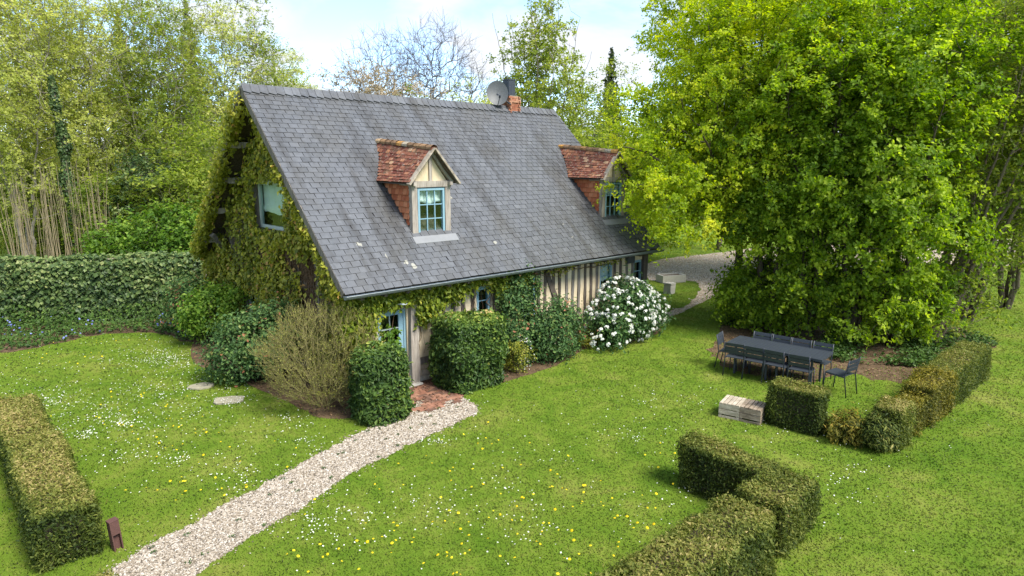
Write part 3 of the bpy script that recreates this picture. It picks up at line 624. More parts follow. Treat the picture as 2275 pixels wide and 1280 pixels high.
for i, (x0, x1) in enumerate(((1.10, 1.315), (1.34, 1.55))):
    for z0, z1 in ((0.75, 1.048), (1.072, 1.348), (1.372, 1.66)):
        p = MB(); p.box((x0, DY+0.015, z0), (x1, DY+0.022, z1)); p.build('pane', 'glass', door)
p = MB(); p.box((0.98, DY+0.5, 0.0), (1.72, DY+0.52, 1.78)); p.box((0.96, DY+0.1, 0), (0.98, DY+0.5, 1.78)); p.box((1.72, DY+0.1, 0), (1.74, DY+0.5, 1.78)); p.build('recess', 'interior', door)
p = MB(); p.tube([(1.60, DY-0.001, 0.95), (1.60, DY-0.05, 0.95), (1.52, DY-0.05, 0.95)], 0.01, 6); p.build('handle', 'zinc', door)
p = MB(); p.box((0.95, FW-0.25, 0.0), (1.95, FW+0.1, 0.05), 0.5, 0.012); p.build('threshold', 'trough', house)
p = MB(); p.box((9.56, FW-0.12, 1.98), (9.90, FW-0.02, 2.22), 0.5); p.build('meter_box', 'black_box', house)

# roof: deck, slates, ridge, verges
cosr = ROOF_A/math.hypot(ROOF_A, RIDGE-EAVE); sinr = (RIDGE-EAVE)/math.hypot(ROOF_A, RIDGE-EAVE); SLEN = math.hypot(ROOF_A, RIDGE-EAVE)
def rp_front(s, d, h=0.0): return (s, d*cosr - h*sinr, EAVE + d*sinr + h*cosr)      # d up the slope from the eave, h off the plane
def rp_back(s, d, h=0.0): return (s, 2*ROOF_A - d*cosr + h*sinr, EAVE + d*sinr + h*cosr)
dk = MB()
for fn, fl in ((rp_front, False), (rp_back, True)):
    V = [fn(0.02, 0.02, -0.10), fn(ROOF_L-0.02, 0.02, -0.10), fn(ROOF_L-0.02, SLEN-0.0, -0.10), fn(0.02, SLEN-0.0, -0.10), fn(0.02, 0.02, -0.012), fn(ROOF_L-0.02, 0.02, -0.012), fn(ROOF_L-0.02, SLEN, -0.012), fn(0.02, SLEN, -0.012)]
    dk.add(V, BOXF if not fl else BOXF[:, ::-1])
roof = dk.build('roof', 'oak_dark', house)
EXP, SW = 0.163, 0.228
def slate_V(wd_, ln, th, r):
    x = wd_/2; j = r.normal(0, 0.004, 4)
    return np.array([[-x, -0.0+j[0], th*0.3], [x, 0.0+j[1], th*0.3], [x, ln, 0.0], [-x, ln, 0.0], [-x, j[0], th*2.0], [x, j[1], th*2.0], [x, ln, th], [-x, ln, th]])
Rf = np.array([[1, 0, 0], [0, cosr, sinr], [0, -sinr, cosr]]).T      # columns: s, up-slope, normal
SV = [None]*14
for k in range(14):
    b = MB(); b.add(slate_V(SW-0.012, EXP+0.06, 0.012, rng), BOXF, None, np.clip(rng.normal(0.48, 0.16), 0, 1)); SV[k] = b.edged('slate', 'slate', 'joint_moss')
slots = []
ncourse = int(SLEN/EXP)
for j in range(ncourse):
    off = (SW/2 if j % 2 else 0) + rng.normal(0, 0.008); s = off
    for i in range(-1, int(ROOF_L/SW)+1):
        c = off + SW*(i+0.5); a0, a1 = c-SW/2, c+SW/2
        if a1 < 0.06 or a0 > ROOF_L-0.06: continue
        a0, a1 = max(a0, 0.0), min(a1, ROOF_L); slots.append(((a0+a1)/2, j*EXP - 0.02, a1-a0))
slots = np.array(slots)
wp = np.array([hw(s, d*cosr, EAVE+d*sinr) for s, d, _ in slots]); dist = np.linalg.norm(wp - np.array([0, 0, CAMH]), axis=1)
full = np.abs(slots[:, 2] - SW) < 0.01
DORM = [(2.87,), (9.62,)]
under = np.zeros(len(slots), bool)
for (dc,) in DORM: under |= (np.abs(slots[:, 0]-dc) < 0.42) & (slots[:, 1] > 1.42) & (slots[:, 1] < 3.1)
order = np.argsort(np.where(full & ~under, dist, 1e9))[:300]; single = np.zeros(len(slots), bool); single[order] = True
rest = MB()
for k, (s, d, wd_) in enumerate(slots):
    hh = rng.normal(0, 0.0015)
    if single[k]:
        o = link('slate', SV[rng.integers(14)], roof, rp_front(s, d, hh)); o.rotation_euler = (math.atan2(sinr, cosr), 0, rng.normal(0, 0.012) + (rng.normal(0, 0.05) if rng.random() < 0.05 else 0))
    elif not under[k]:
        V = slate_V(wd_-0.012, EXP+0.06, 0.012, rng); a = rng.normal(0, 0.006); V = V@np.array([[math.cos(a), math.sin(a), 0], [-math.sin(a), math.cos(a), 0], [0, 0, 1]])
        rest.add(V@Rf.T + np.array(rp_front(s, d, hh)), BOXF, None, np.clip(rng.normal(0.48, 0.16), 0, 1))
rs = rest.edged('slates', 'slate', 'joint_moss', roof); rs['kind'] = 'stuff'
rest = MB(); Rb = np.array([[-1, 0, 0], [0, -cosr, sinr], [0, sinr, cosr]]).T
for s, d, wd_ in slots[::1]:
    V = slate_V(wd_-0.008, EXP+0.06, 0.011, rng); rest.add(V@Rb.T + np.array(rp_back(s, d, 0)), BOXF, None, rng.uniform(0.2, 0.8))
rs = rest.build('slates', 'slate', roof); rs['kind'] = 'stuff'
# ridge: pointed overlapping slates on the front slope
rv = []
for k in range(5):
    b = MB(); V = np.array([[-0.14, -0.25, 0.02], [0.02, -0.31, 0.02], [0.13, -0.17, 0.012], [0.16, 0.03, 0.012], [-0.10, 0.03, 0.02]])
    V2 = V + np.array([0, 0, 0.014]); V2[:, 2] += np.array([0.006, 0.006, 0, 0, 0.006])
    Q = [[i, (i+1) % 5, 5+(i+1) % 5, 5+i] for i in range(5)]
    b.add(np.vstack([V, V2]), Q, [[5, 6, 7], [5, 7, 8], [5, 8, 9], [0, 2, 1], [0, 3, 2], [0, 4, 3]], np.clip(rng.normal(0.6, 0.15), 0, 1)); rv.append(b.mesh('ridge_slate', 'slate'))
s = 0.12
while s < ROOF_L-0.08:
    o = link('ridge_slate', rv[rng.integers(5)], roof, rp_front(s, SLEN+0.01, 0.012)); o.rotation_euler = (math.atan2(sinr, cosr), 0, rng.normal(0, 0.02)); s += 0.205
b = MB(); b.tube([rp_front(0.0, SLEN+0.02, -0.03), rp_front(ROOF_L, SLEN+0.02, -0.03)], 0.035, 6); b.build('ridge_cap', 'zinc', roof)
for fn in (rp_front, rp_back):
    for s in (0.012, ROOF_L-0.012):
        b = MB(); b.beam(fn(s, 0.03, -0.07), fn(s, SLEN-0.03, -0.07), 0.03, 0.16, (0, 0, 1)); b.build('verge_board', 'oak', roof)
# gutter
b = MB(); n = 9; a = np.linspace(math.pi, 2*math.pi, n); ss = np.linspace(-0.02, ROOF_L+0.02, 60); V = []
for s in ss:
    for k in a: V.append((s, -0.055 + 0.07*math.cos(k), EAVE - 0.035 - 0.0008*s + 0.07*math.sin(k)))
V = np.array(V); Q = [[i*n+j, (i+1)*n+j, (i+1)*n+j+1, i*n+j+1] for i in range(59) for j in range(n-1)]
b.add(V, Q, [[0, j, j+1] for j in range(1, n-1)] + [[59*n, 59*n+j+1, 59*n+j] for j in range(1, n-1)])
b.tube([(-0.02, -0.125, EAVE-0.033), (ROOF_L+0.02, -0.125, EAVE-0.042)], 0.012, 6)
gut = b.build('gutter', 'zinc', house)
for s in np.arange(0.3, ROOF_L, 0.62):
    k = MB(); aa = np.linspace(math.pi*0.98, 2.02*math.pi, 8); k.tube([(s, -0.055+0.076*math.cos(q), EAVE-0.035+0.076*math.sin(q)) for q in aa], 0.006, 4); k.build('bracket', 'zinc', gut)
for s in np.arange(0.4, ROOF_L, 0.55): b = MB(); b.box((s-0.04, -0.0, EAVE-0.17), (s+0.04, FW+0.05, EAVE-0.09)); b.build('rafter_end', 'oak_dark', house)

# chimney and flue
CH = (8.68, 4.62)
cb_ = MB(); cb_.box((CH[0]-0.19, CH[1]-0.19, RIDGE-0.4), (CH[0]+0.19, CH[1]+0.19, RIDGE+0.36)); chim = cb_.build('chimney', 'mortar', house)
cv = []
for k in range(6):
    b = MB(); b.box((-0.105, -0.028, -0.029), (0.105, 0.028, 0.029), rng.uniform(0.35, 1), 0.004, rng); cv.append(b.mesh('brick', 'brick'))
for j in range(9):
    z = RIDGE - 0.22 + j*0.066; e = 0.026 if j in (6,) else 0.0
    for q in range(4):
        for i in (-1, 0):
            u_ = (i+0.5)*0.2 + (0.05 if j % 2 else -0.05); dx, dy = [(u_, -0.19-e), (0.19+e, u_), (-u_, 0.19+e), (-0.19-e, -u_)][q]
            o = link('brick', cv[rng.integers(6)], chim, (CH[0]+dx, CH[1]+dy, z)); o.rotation_euler.z = q*math.pi/2
b = MB(); b.box((CH[0]-0.20, CH[1]-0.15, RIDGE+0.36), (CH[0]+0.08, CH[1]+0.13, RIDGE+0.86)); b.box((CH[0]-0.21, CH[1]-0.16, RIDGE+0.84), (CH[0]+0.09, CH[1]+0.14, RIDGE+0.88)); b.build('flue', 'flue', chim)

# dormers
DT, DZ0, DZE, DZR, DHW = 1.0, 3.30, 4.50, 5.27, 0.47
def dormer(sc, label):
    dm = link('dormer', None, house, (sc, DT, 0)); dm['label'] = label
    def P(nm, mat): return lambda mb: mb.build(nm, mat, dm)
    ry = lambda z: (z - EAVE)/SLOPE - DT                        # local y where the main roof stands at height z
    for sx_ in (-1, 1):
        b = MB(); b.box((sx_*DHW-0.075, 0.0, DZ0-0.08), (sx_*DHW+0.075, 0.13, DZE), 0.5, 0.006); b.build('post', 'oak_grey', dm)
        b = MB(); x0 = sx_*(DHW+0.02)                             # cheek behind the tiles
        V = [(x0-0.03, 0.10, DZ0-0.1), (x0+0.03, 0.10, DZ0-0.1), (x0+0.03, ry(DZE)+0.05, DZE), (x0-0.03, ry(DZE)+0.05, DZE), (x0-0.03, 0.10, DZE), (x0+0.03, 0.10, DZE)]
        b.add(V, [[0, 1, 2, 3], [3, 2, 5, 4], [0, 4, 5, 1]], [[0, 3, 4], [1, 5, 2]]); b.build('cheek', 'mortar', dm)
        ch = MB(); nrow = 9; eh = (DZE-DZ0+0.05)/nrow
        for j in range(nrow):
            z0 = DZ0 - 0.04 + j*eh; y1 = ry(z0+eh*0.5)
            yy_ = 0.11 + (0.08 if j % 2 else 0.0) ; st = 0.11
            while st < y1 - 0.03:
                en = min(yy_ + 0.165 if st > 0.12 else (0.11+0.165 if j % 2 == 0 else 0.19), y1); en = min(st + (0.165 if not (st < 0.12 and j % 2) else 0.085), y1)
                xo = sx_*(DHW+0.052); th = 0.028
                V = np.array([[xo+sx_*0.012, st+0.003, z0], [xo+sx_*0.012, en-0.003, z0], [xo-sx_*0.02, en-0.003, z0+eh+0.02], [xo-sx_*0.02, st+0.003, z0+eh+0.02]]); V2 = V + np.array([sx_*th, 0, 0]); V = V + rng.normal(0, 0.003, V.shape)
                vv = np.vstack([V, V2]); q = BOXF if sx_ > 0 else BOXF[:, ::-1]
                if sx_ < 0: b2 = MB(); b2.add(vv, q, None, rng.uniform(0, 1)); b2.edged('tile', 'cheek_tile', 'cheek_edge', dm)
                else: ch.add(vv, q, None, rng.uniform(0, 1))
                st = en
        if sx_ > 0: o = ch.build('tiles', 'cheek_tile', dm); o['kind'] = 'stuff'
    b = MB(); b.box((-DHW-0.09, -0.02, DZE-0.10), (DHW+0.09, 0.12, DZE+0.04), 0.5, 0.006); b.build('lintel', 'oak_grey', dm)
    b = MB(); b.box((-DHW-0.02, -0.05, DZ0-0.10), (DHW+0.02, 0.12, DZ0-0.02), 0.5, 0.004); b.build('sill', 'lead', dm)
    b = MB(); d0 = DT/cosr; V = []
    for dd, hh in ((-0.30, 0.03), (-0.10, 0.034)):
        for s_ in (-DHW-0.16, DHW+0.14):
            q = rp_front(s_, d0+dd, hh); V.append((q[0], q[1]-DT, q[2]))
    V = np.array(V); b.add(np.vstack([V, V-np.array([0, 0, 0.012])]), [[0, 1, 3, 2], [4, 6, 7, 5], [0, 4, 5, 1]]); b.build('apron', 'lead', dm)
    window('dormer_window', -DHW+0.09, DHW-0.09, DZ0-0.01, DZE-0.12, y=0.03, cols=3, rows=3, mat='blue', curtain=0.28, frame=0.055, parent=dm, flat=True)
    # gable triangle
    b = MB(); hw_ = DHW+0.02; zt = DZR-0.12
    b.add([(-hw_, 0.05, DZE+0.03), (hw_, 0.05, DZE+0.03), (0, 0.05, zt), (-hw_, 0.12, DZE+0.03), (hw_, 0.12, DZE+0.03), (0, 0.12, zt)], [[0, 3, 4, 1]], [[0, 1, 2], [3, 5, 4]]); b.build('gable_infill', 'plaster', dm)
    b = MB(); b.beam((0.0, 0.035, DZE+0.04), (0.0, 0.035, zt-0.06), 0.08, 0.05, (0, 1, 0), 0.5, 0.004); b.build('king_post', 'oak_grey', dm)
    OV, SP = -0.15, 0.69                                          # front overhang, half span of the roof
    ez = DZE - 0.02
    for sx_ in (-1, 1):
        b = MB(); b.beam((sx_*0.01, OV+0.02, DZR+0.01), (sx_*(SP+0.02), OV+0.02, ez-0.01), 0.045, 0.13, (0, 1, 0), 0.5, 0.006); b.build('bargeboard', 'board', dm)
        b = MB(); b.beam((0, 0.02, DZR-0.05), (sx_*(SP-0.08), 0.02, ez+0.03), 0.09, 0.09, (0, 1, 0), 0.5, 0.005); b.build('rafter', 'oak_grey', dm)
        b = MB(); b.beam((sx_*(DHW+0.04), OV+0.05, ez+0.0), (sx_*(DHW+0.04), 0.5, ez+0.0), 0.09, 0.08, (0, 0, 1), 0.5, 0.004); b.build('plate_end', 'oak_grey', dm)
    # roof planes: ridge rises a little to the back, lower courses kick out
    RB = ry(DZR+0.22)
    def rpt(sx_, u_, v_):                                         # u 0 ridge .. 1 eave, v 0 front .. 1 back
        zr = DZR + 0.03 + 0.22*v_; ze = ez + 0.02 + 0.03*v_
        bow = 0.055*math.sin(math.pi*u_)                            # sag between ridge and eave
        return np.array([sx_*(SP*u_), OV + (RB-OV)*v_, zr + (ze-zr)*u_ - bow])
    for sx_ in (-1, 1):
        base = MB(); nu, nv = 6, 6; V = [rpt(sx_, i/nu, j/nv)-np.array([0, 0, 0.03]) for i in range(nu+1) for j in range(nv+1)]
        Q = [[i*(nv+1)+j, i*(nv+1)+j+1, (i+1)*(nv+1)+j+1, (i+1)*(nv+1)+j] for i in range(nu) for j in range(nv)]
        V = np.array(V); keep = []
        for q in Q:
            c = V[q].mean(0)
            if c[1] < ry(c[2]) + 0.25: keep.append(q if sx_ < 0 else q[::-1])
        base.add(V, keep); base.build('roof_deck', 'oak_dark', dm)
        joined = MB(); nc, nw = 12, 15
        for i in range(nc):
            for j in range(-1, nw+1):
                v0 = (j + (0.5 if i % 2 else 0.0))/nw; v1 = v0 + 1.0/nw; v0, v1 = max(v0, 0), min(v1, 1)
                if v1 - v0 < 0.02: continue
                u1 = (i+1.0)/nc; u0 = max(0, u1 - 1.45/nc)
                A, B, C_, D_ = rpt(sx_, u0, v0), rpt(sx_, u0, v1), rpt(sx_, u1, v1), rpt(sx_, u1, v0); c = (C_+D_)/2
                if c[1] > ry(c[2]) + 0.06: continue
                nrm = unit(np.cross(B-A, D_-A)); nrm = nrm if nrm[2] > 0 else -nrm; g_ = (B-A)*0.02
                lo = rng.normal(0.0, 0.004)
                bot = np.array([A+g_, B-g_, C_-g_+nrm*(0.014+lo), D_+g_+nrm*(0.014+lo)]); bot += rng.normal(0, 0.003, bot.shape); tp_ = bot + nrm*0.020
                q = BOXF if sx_ > 0 else BOXF[:, ::-1]; tn = np.clip(rng.normal(0.42, 0.26), 0, 1)
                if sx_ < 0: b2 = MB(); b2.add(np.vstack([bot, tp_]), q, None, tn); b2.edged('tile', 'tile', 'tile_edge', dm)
                else: joined.add(np.vstack([bot, tp_]), q, None, tn)
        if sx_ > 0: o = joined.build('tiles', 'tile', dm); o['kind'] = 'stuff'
    nr_ = 10
    for k in range(nr_):
        v0, v1 = k/nr_, (k+1.12)/nr_; p0, p1 = rpt(1, 0, v0), rpt(1, 0, min(1.0, v1)); b = MB(); aa = np.linspace(-0.25, math.pi+0.25, 7); V = []
        for p_, rr in ((p0, 0.105), (p1, 0.085)):
            for q in aa: V.append(p_ + np.array([rr*math.cos(q), 0, rr*math.sin(q)*0.9 - 0.035]))
        V = np.array(V) + rng.normal(0, 0.004, (14, 3)); b.add(V, [[i, i+1, 8+i, 7+i] for i in range(6)], None, rng.uniform(0, 1)); b.build('ridge_tile', 'ridge_tile', dm)
    return dm
dormer(2.87, 'dormer nearer the vine gable')
dormer(9.62, 'dormer partly behind the tree branches')

# satellite dish on the chimney
dish_p = hw(8.02, 4.50, RIDGE + 0.05)
ds = thing('satellite_dish', 'round grey satellite dish beside the brick chimney on the ridge', 'satellite dish', dish_p, 0)
b = MB(); ctr = np.array([0, 0, 0.36]); nrm = unit(np.array([0.16, -0.95, 0.26])); xa = unit(np.cross((0, 0, 1), nrm)); ya = np.cross(nrm, xa); V = []; Q = []; rr_ = np.linspace(0.02, 1, 7)
for q in rr_:
    for k in range(28):
        a_ = k*2*math.pi/28; V.append(ctr + xa*0.345*q*math.cos(a_) + ya*0.40*q*math.sin(a_) + nrm*(0.07*q*q - 0.07))
for i in range(6):
    for k in range(28): Q.append([i*28+k, i*28+(k+1) % 28, (i+1)*28+(k+1) % 28, (i+1)*28+k])
b.add(np.array(V), Q); dishm = b.build('reflector', 'dish', ds, True)
b = MB(); b.tube([ctr + nrm*-0.06, (0.25, 0.12, 0.15), (0.42, 0.2, 0.02)], 0.018, 6); b.tube([ctr+nrm*-0.06, (0, 0.1, -0.1)], 0.02, 6); b.build('mount', 'flue', ds)
b = MB(); b.tube([ctr - ya*0.38 + nrm*0.0, ctr - ya*0.30 + nrm*0.42], 0.012, 6); b.tube([ctr - ya*0.31 + nrm*0.40, ctr - ya*0.25 + nrm*0.47], 0.03, 8); b.build('feed_arm', 'flue', ds)

# lamp over the door
lp = hw(1.50, FW - 0.02, 1.98)
lm = thing('wall_lamp', 'small white enamel lamp above the blue door', 'lamp', lp, TH)
b = MB(); b.tube([(0, 0.02, 0.02), (0, -0.06, 0.08), (0, -0.14, 0.08), (0, -0.17, 0.03)], 0.009, 6); b.build('arm', 'white_metal', lm, True)
b = MB(); b.tube([(0, -0.17, 0.06), (0, -0.17, 0.02), (0, -0.17, 0.0), (0, -0.17, -0.035)], [0.018, 0.025, 0.05, 0.125], 20); b.build('lamp_shade', 'white_metal', lm, True)
b = MB(); b.tube([(0, -0.17, -0.03), (0, -0.17, -0.08), (0, -0.17, -0.12)], [0.035, 0.035, 0.02], 10); b.build('bulb_glass', 'white_metal', lm, True)

# ------------------------------------------------------------------ furniture and small things
def table_at():
    nl, fl, fr_, nr = [at(x, y, 0.74) for x, y in ((1611.9, 759.9), (1649.1, 746.8), (1852.3, 782.1), (1821.3, 799.4))]
    c = (nl+fl+fr_+nr)/4; ax = unit(((nr-nl)+(fr_-fl))[:2]); return c[:2], math.atan2(ax[1], ax[0])
TC, TA = table_at()
TL, TW = 2.16, 0.84
tb = thing('garden_table', 'long dark grey metal garden table on the lawn', 'table', (TC[0], TC[1], 0), TA)
nsl = 27
for i in range(nsl):
    x0 = -TL/2 + TL*i/nsl
    b = MB(); b.box((x0+0.003, -TW/2+0.03, 0.725), (x0+TL/nsl-0.003, TW/2-0.03, 0.738)); b.build('slat', 'graphite', tb)
b = MB()
for y in (-TW/2+0.015, TW/2-0.015): b.box((-TL/2, y-0.015, 0.69), (TL/2, y+0.015, 0.742))
for x in (-TL/2+0.016, TL/2-0.016): b.box((x-0.015, -TW/2+0.031, 0.69), (x+0.015, TW/2-0.031, 0.7415))
b.build('table_frame', 'graphite', tb)
for x in (-TL/2+0.22, TL/2-0.22, -0.12, 0.12):
    for y in (-TW/2+0.07, TW/2-0.07):
        b = MB(); b.box((x-0.022, y-0.022, 0.0), (x+0.022, y+0.022, 0.69)); b.build('leg', 'graphite', tb)
# chair: faces +y, origin under the seat
def chair_meshes():
    o = {}
    b = MB(); b.add(np.vstack([[( -0.21, -0.20, 0.44), (0.21, -0.20, 0.44), (0.215, 0.21, 0.455), (-0.215, 0.21, 0.455)], [(-0.21, -0.20, 0.455), (0.21, -0.20, 0.455), (0.215, 0.21, 0.47), (-0.215, 0.21, 0.47)]]), BOXF); o['seat'] = b.mesh('seat', 'graphite')
    for i, z in enumerate((0.60, 0.69, 0.785)):
        b = MB(); y = -0.235 - (z-0.45)*0.18
        b.add([(-0.205, y, z-0.04), (0.205, y, z-0.04), (0.205, y+0.012, z-0.04), (-0.205, y+0.012, z-0.04), (-0.205, y-0.016, z+0.038), (0.205, y-0.016, z+0.038), (0.205, y-0.004, z+0.038), (-0.205, y-0.004, z+0.038)], BOXF); o['slat%d' % i] = b.mesh('back_slat', 'graphite')
    for sx_ in (-1, 1):
        b = MB(); b.tube([(sx_*0.225, -0.30, 0.0), (sx_*0.218, -0.225, 0.44), (sx_*0.215, -0.262, 0.66), (sx_*0.215, -0.298, 0.835)], 0.0125, 7); o['rear%d' % sx_] = b.mesh('leg', 'graphite', True)
        b = MB(); b.tube([(sx_*0.225, 0.235, 0.0), (sx_*0.218, 0.20, 0.445)], 0.0125, 7); o['front%d' % sx_] = b.mesh('leg', 'graphite', True)
        b = MB(); b.beam((sx_*0.217, -0.225, 0.435), (sx_*0.217, 0.2, 0.445), 0.02, 0.02); o['rail%d' % sx_] = b.mesh('seat_rail', 'graphite')
    return o
CMESH = chair_meshes()
CNAME = lambda k: {'s': 'seat', 'r': 'leg', 'f': 'leg'}[k[0]] if k[:4] not in ('slat', 'rail') else ('back_slat' if k[0:4] == 'slat' else 'seat_rail')
def chair(x, y, face, label):
    t_ = thing('garden_chair', label, 'chair', (x, y, 0), face - math.pi/2, 'chairs round the garden table')
    for k, me in CMESH.items(): link(CNAME(k), me, t_)
ca_, sa_ = math.cos(TA), math.sin(TA)
def tp(x, y): return TC[0] + x*ca_ - y*sa_, TC[1] + x*sa_ + y*ca_
ordn = ['first', 'second', 'third', 'fourth']
for i, x in enumerate((-0.80, -0.33, 0.14, 0.66)):
    X, Y = tp(x, -TW/2 + 0.04); chair(X, Y, TA + math.pi/2 + [0.10, 0.03, -0.02, 0.05][i], 'dark grey metal chair on the lawn side of the table, %s from its left end' % ordn[i])
for i, x in enumerate((-0.62, -0.18, 0.30, 0.76)):
    X, Y = tp(x, TW/2 + 0.03); chair(X, Y, TA - math.pi/2 + [0.05, -0.04, 0.03, -0.05][i], 'dark grey metal chair on the tree side of the table, %s from its left end' % ordn[i])
X, Y = tp(-TL/2 - 0.05, 0.02); chair(X, Y, TA + 0.1, 'dark grey metal chair at the left end of the table, nearest the cottage')
X, Y = tp(TL/2 + 0.30, -0.12); chair(X, Y, TA + math.pi - 0.25, 'dark grey metal chair pulled out at the right end of the table, nearest the hedge')

# crates
def crate(p, rot, mat, label, seed):
    r = np.random.default_rng(seed); c = thing('wooden_crate', label, 'crate', (p[0], p[1], 0), rot, 'wooden crates on the lawn')
    Wc, Dc, Hc = 0.395, 0.52, 0.29
    for i in range(5):
        x0 = -Wc/2 + Wc*i/5; b = MB(); b.box((x0+0.007, -Dc/2, Hc), (x0+Wc/5-0.007, Dc/2, Hc+0.012), 0.5, 0.003, r); b.build('top_board', mat, c)
    for sy_ in (-1, 1):
        for j, (z0, z1) in enumerate(((0.0, 0.050), (0.078, 0.172), (0.186, 0.285))):
            b = MB(); y = sy_*(Dc/2-0.006); b.box((-Wc/2, y-0.006, z0), (Wc/2, y+0.006, z1), 0.5, 0.002, r); b.build('side_board', mat, c)
    for sx_ in (-1, 1):
        for z0, z1 in ((0.0, 0.10), (0.115, 0.185), (0.20, 0.285)):
            b = MB(); x = sx_*(Wc/2-0.008); b.box((x-0.006, -Dc/2+0.013, z0), (x+0.006, Dc/2-0.013, z1), 0.5, 0.002, r); b.build('end_board', mat, c)
    for sx_ in (-1, 1):
        for sy_ in (-1, 1): b = MB(); b.box((sx_*(Wc/2-0.035)-0.018, sy_*(Dc/2-0.032)-0.018, 0.0), (sx_*(Wc/2-0.035)+0.018, sy_*(Dc/2-0.032)+0.018, 0.288)); b.build('corner_batten', mat, c)
cl, cr_ = at(1595, 926)[:2], at(1682, 945)[:2]; ax = unit(cr_ - cl); ca2 = math.atan2(ax[1], ax[0]); nx = np.array([-ax[1], ax[0]])
for k, (f_, m_, lb) in enumerate(((0.20, 'crate_pale', 'pale weathered wooden crate on the lawn, farther from the hedge'), (0.605, 'crate_brown', 'darker brown wooden crate on the lawn touching the hedge'))):
    p = cl + ax*f_ + nx*0.27; crate(p, ca2 + (0.0 if k == 0 else -0.02), m_, lb, 31+k)

# rusted path light
bp = at(262, 1220)[:2]
bl = thing('path_light', 'short rust brown steel path light post beside the clipped hedge', 'garden light', (bp[0], bp[1], 0), TH + 0.25)
bl.rotation_euler = (0.0, -0.06, TH + 0.20)
b = MB(); wv, dv_ = 0.055, 0.05
b.box((-wv, -dv_, 0.23), (wv, dv_, 0.42)); b.box((-wv, 0.0, 0.0), (wv, dv_, 0.23)); b.box((-wv, -dv_, 0.0), (-wv+0.014, 0.0, 0.23)); b.box((wv-0.014, -dv_, 0.0), (wv, 0.0, 0.23)); b.build('post', 'corten', bl)
b = MB(); b.box((-wv-0.004, -dv_-0.004, 0.42), (wv+0.004, dv_+0.004, 0.428)); b.build('cap', 'corten', bl)

# stepping stones
def slab(name, c, rx, ry_, rot, round_, label, seed):
    r = np.random.default_rng(seed); n = 28; a = np.arange(n)*2*math.pi/n; e = 2.0 if round_ else 5.0
    rad = (np.abs(np.cos(a))**e + np.abs(np.sin(a))**e)**(-1/e)*(1 + r.normal(0, 0.03, n))
    X = np.stack([rx*rad*np.cos(a), ry_*rad*np.sin(a)], 1); h = 0.045
    V = np.vstack([np.column_stack([X*1.0, np.zeros(n)-0.02]), np.column_stack([X, np.full(n, h*0.8)]), np.column_stack([X*0.93, h+r.normal(0, 0.003, n)]), [[0, 0, h+0.004]]])
    Q = [[k*n+i, k*n+(i+1) % n, (k+1)*n+(i+1) % n, (k+1)*n+i] for k in range(2) for i in range(n)]; T = [[2*n+i, 2*n+(i+1) % n, 3*n] for i in range(n)]
    b = MB(); b.add(V, Q, T); o = b.build(name, 'slab', None, False, (c[0], c[1], 0), rot); tag(o, label, 'stone')
slab('stone_slab', at(447, 860)[:2], 0.27, 0.20, 0.3, True, 'round flat stone set in the lawn', 41)
slab('stone_slab', at(509, 891)[:2], 0.29, 0.19, 0.25, False, 'rectangular flat stone set in the lawn', 42)

# stone troughs at the far corner of the cottage
tr_p = at(1490, 626)[:2]
tr_ = thing('stone_trough', 'low rectangular stone planter at the far corner of the cottage', 'planter', (tr_p[0], tr_p[1], 0), TH-0.45)
b = MB(); b.box((-0.55, -0.3, 0), (0.55, -0.22, 0.32)); b.box((-0.55, 0.22, 0), (0.55, 0.3, 0.32)); b.box((-0.55, -0.22, 0), (-0.47, 0.22, 0.32)); b.box((0.47, -0.22, 0), (0.55, 0.22, 0.32)); b.build('basin', 'trough', tr_)
b = MB(); b.box((-0.47, -0.22, 0.02), (0.47, 0.22, 0.27)); b.build('soil', 'earth', tr_)
bp2 = at(1487, 652)[:2]; b = MB(); b.box((-0.16, -0.16, 0), (0.16, 0.16, 0.36), 0.5, 0.015); b.box((-0.18, -0.18, 0.36), (0.18, 0.18, 0.42), 0.5, 0.01)
o = b.build('stone_block', 'trough', None, False, (bp2[0], bp2[1], 0), TH); tag(o, 'pale square stone block in the grass beside the white flowered shrub', 'stone')

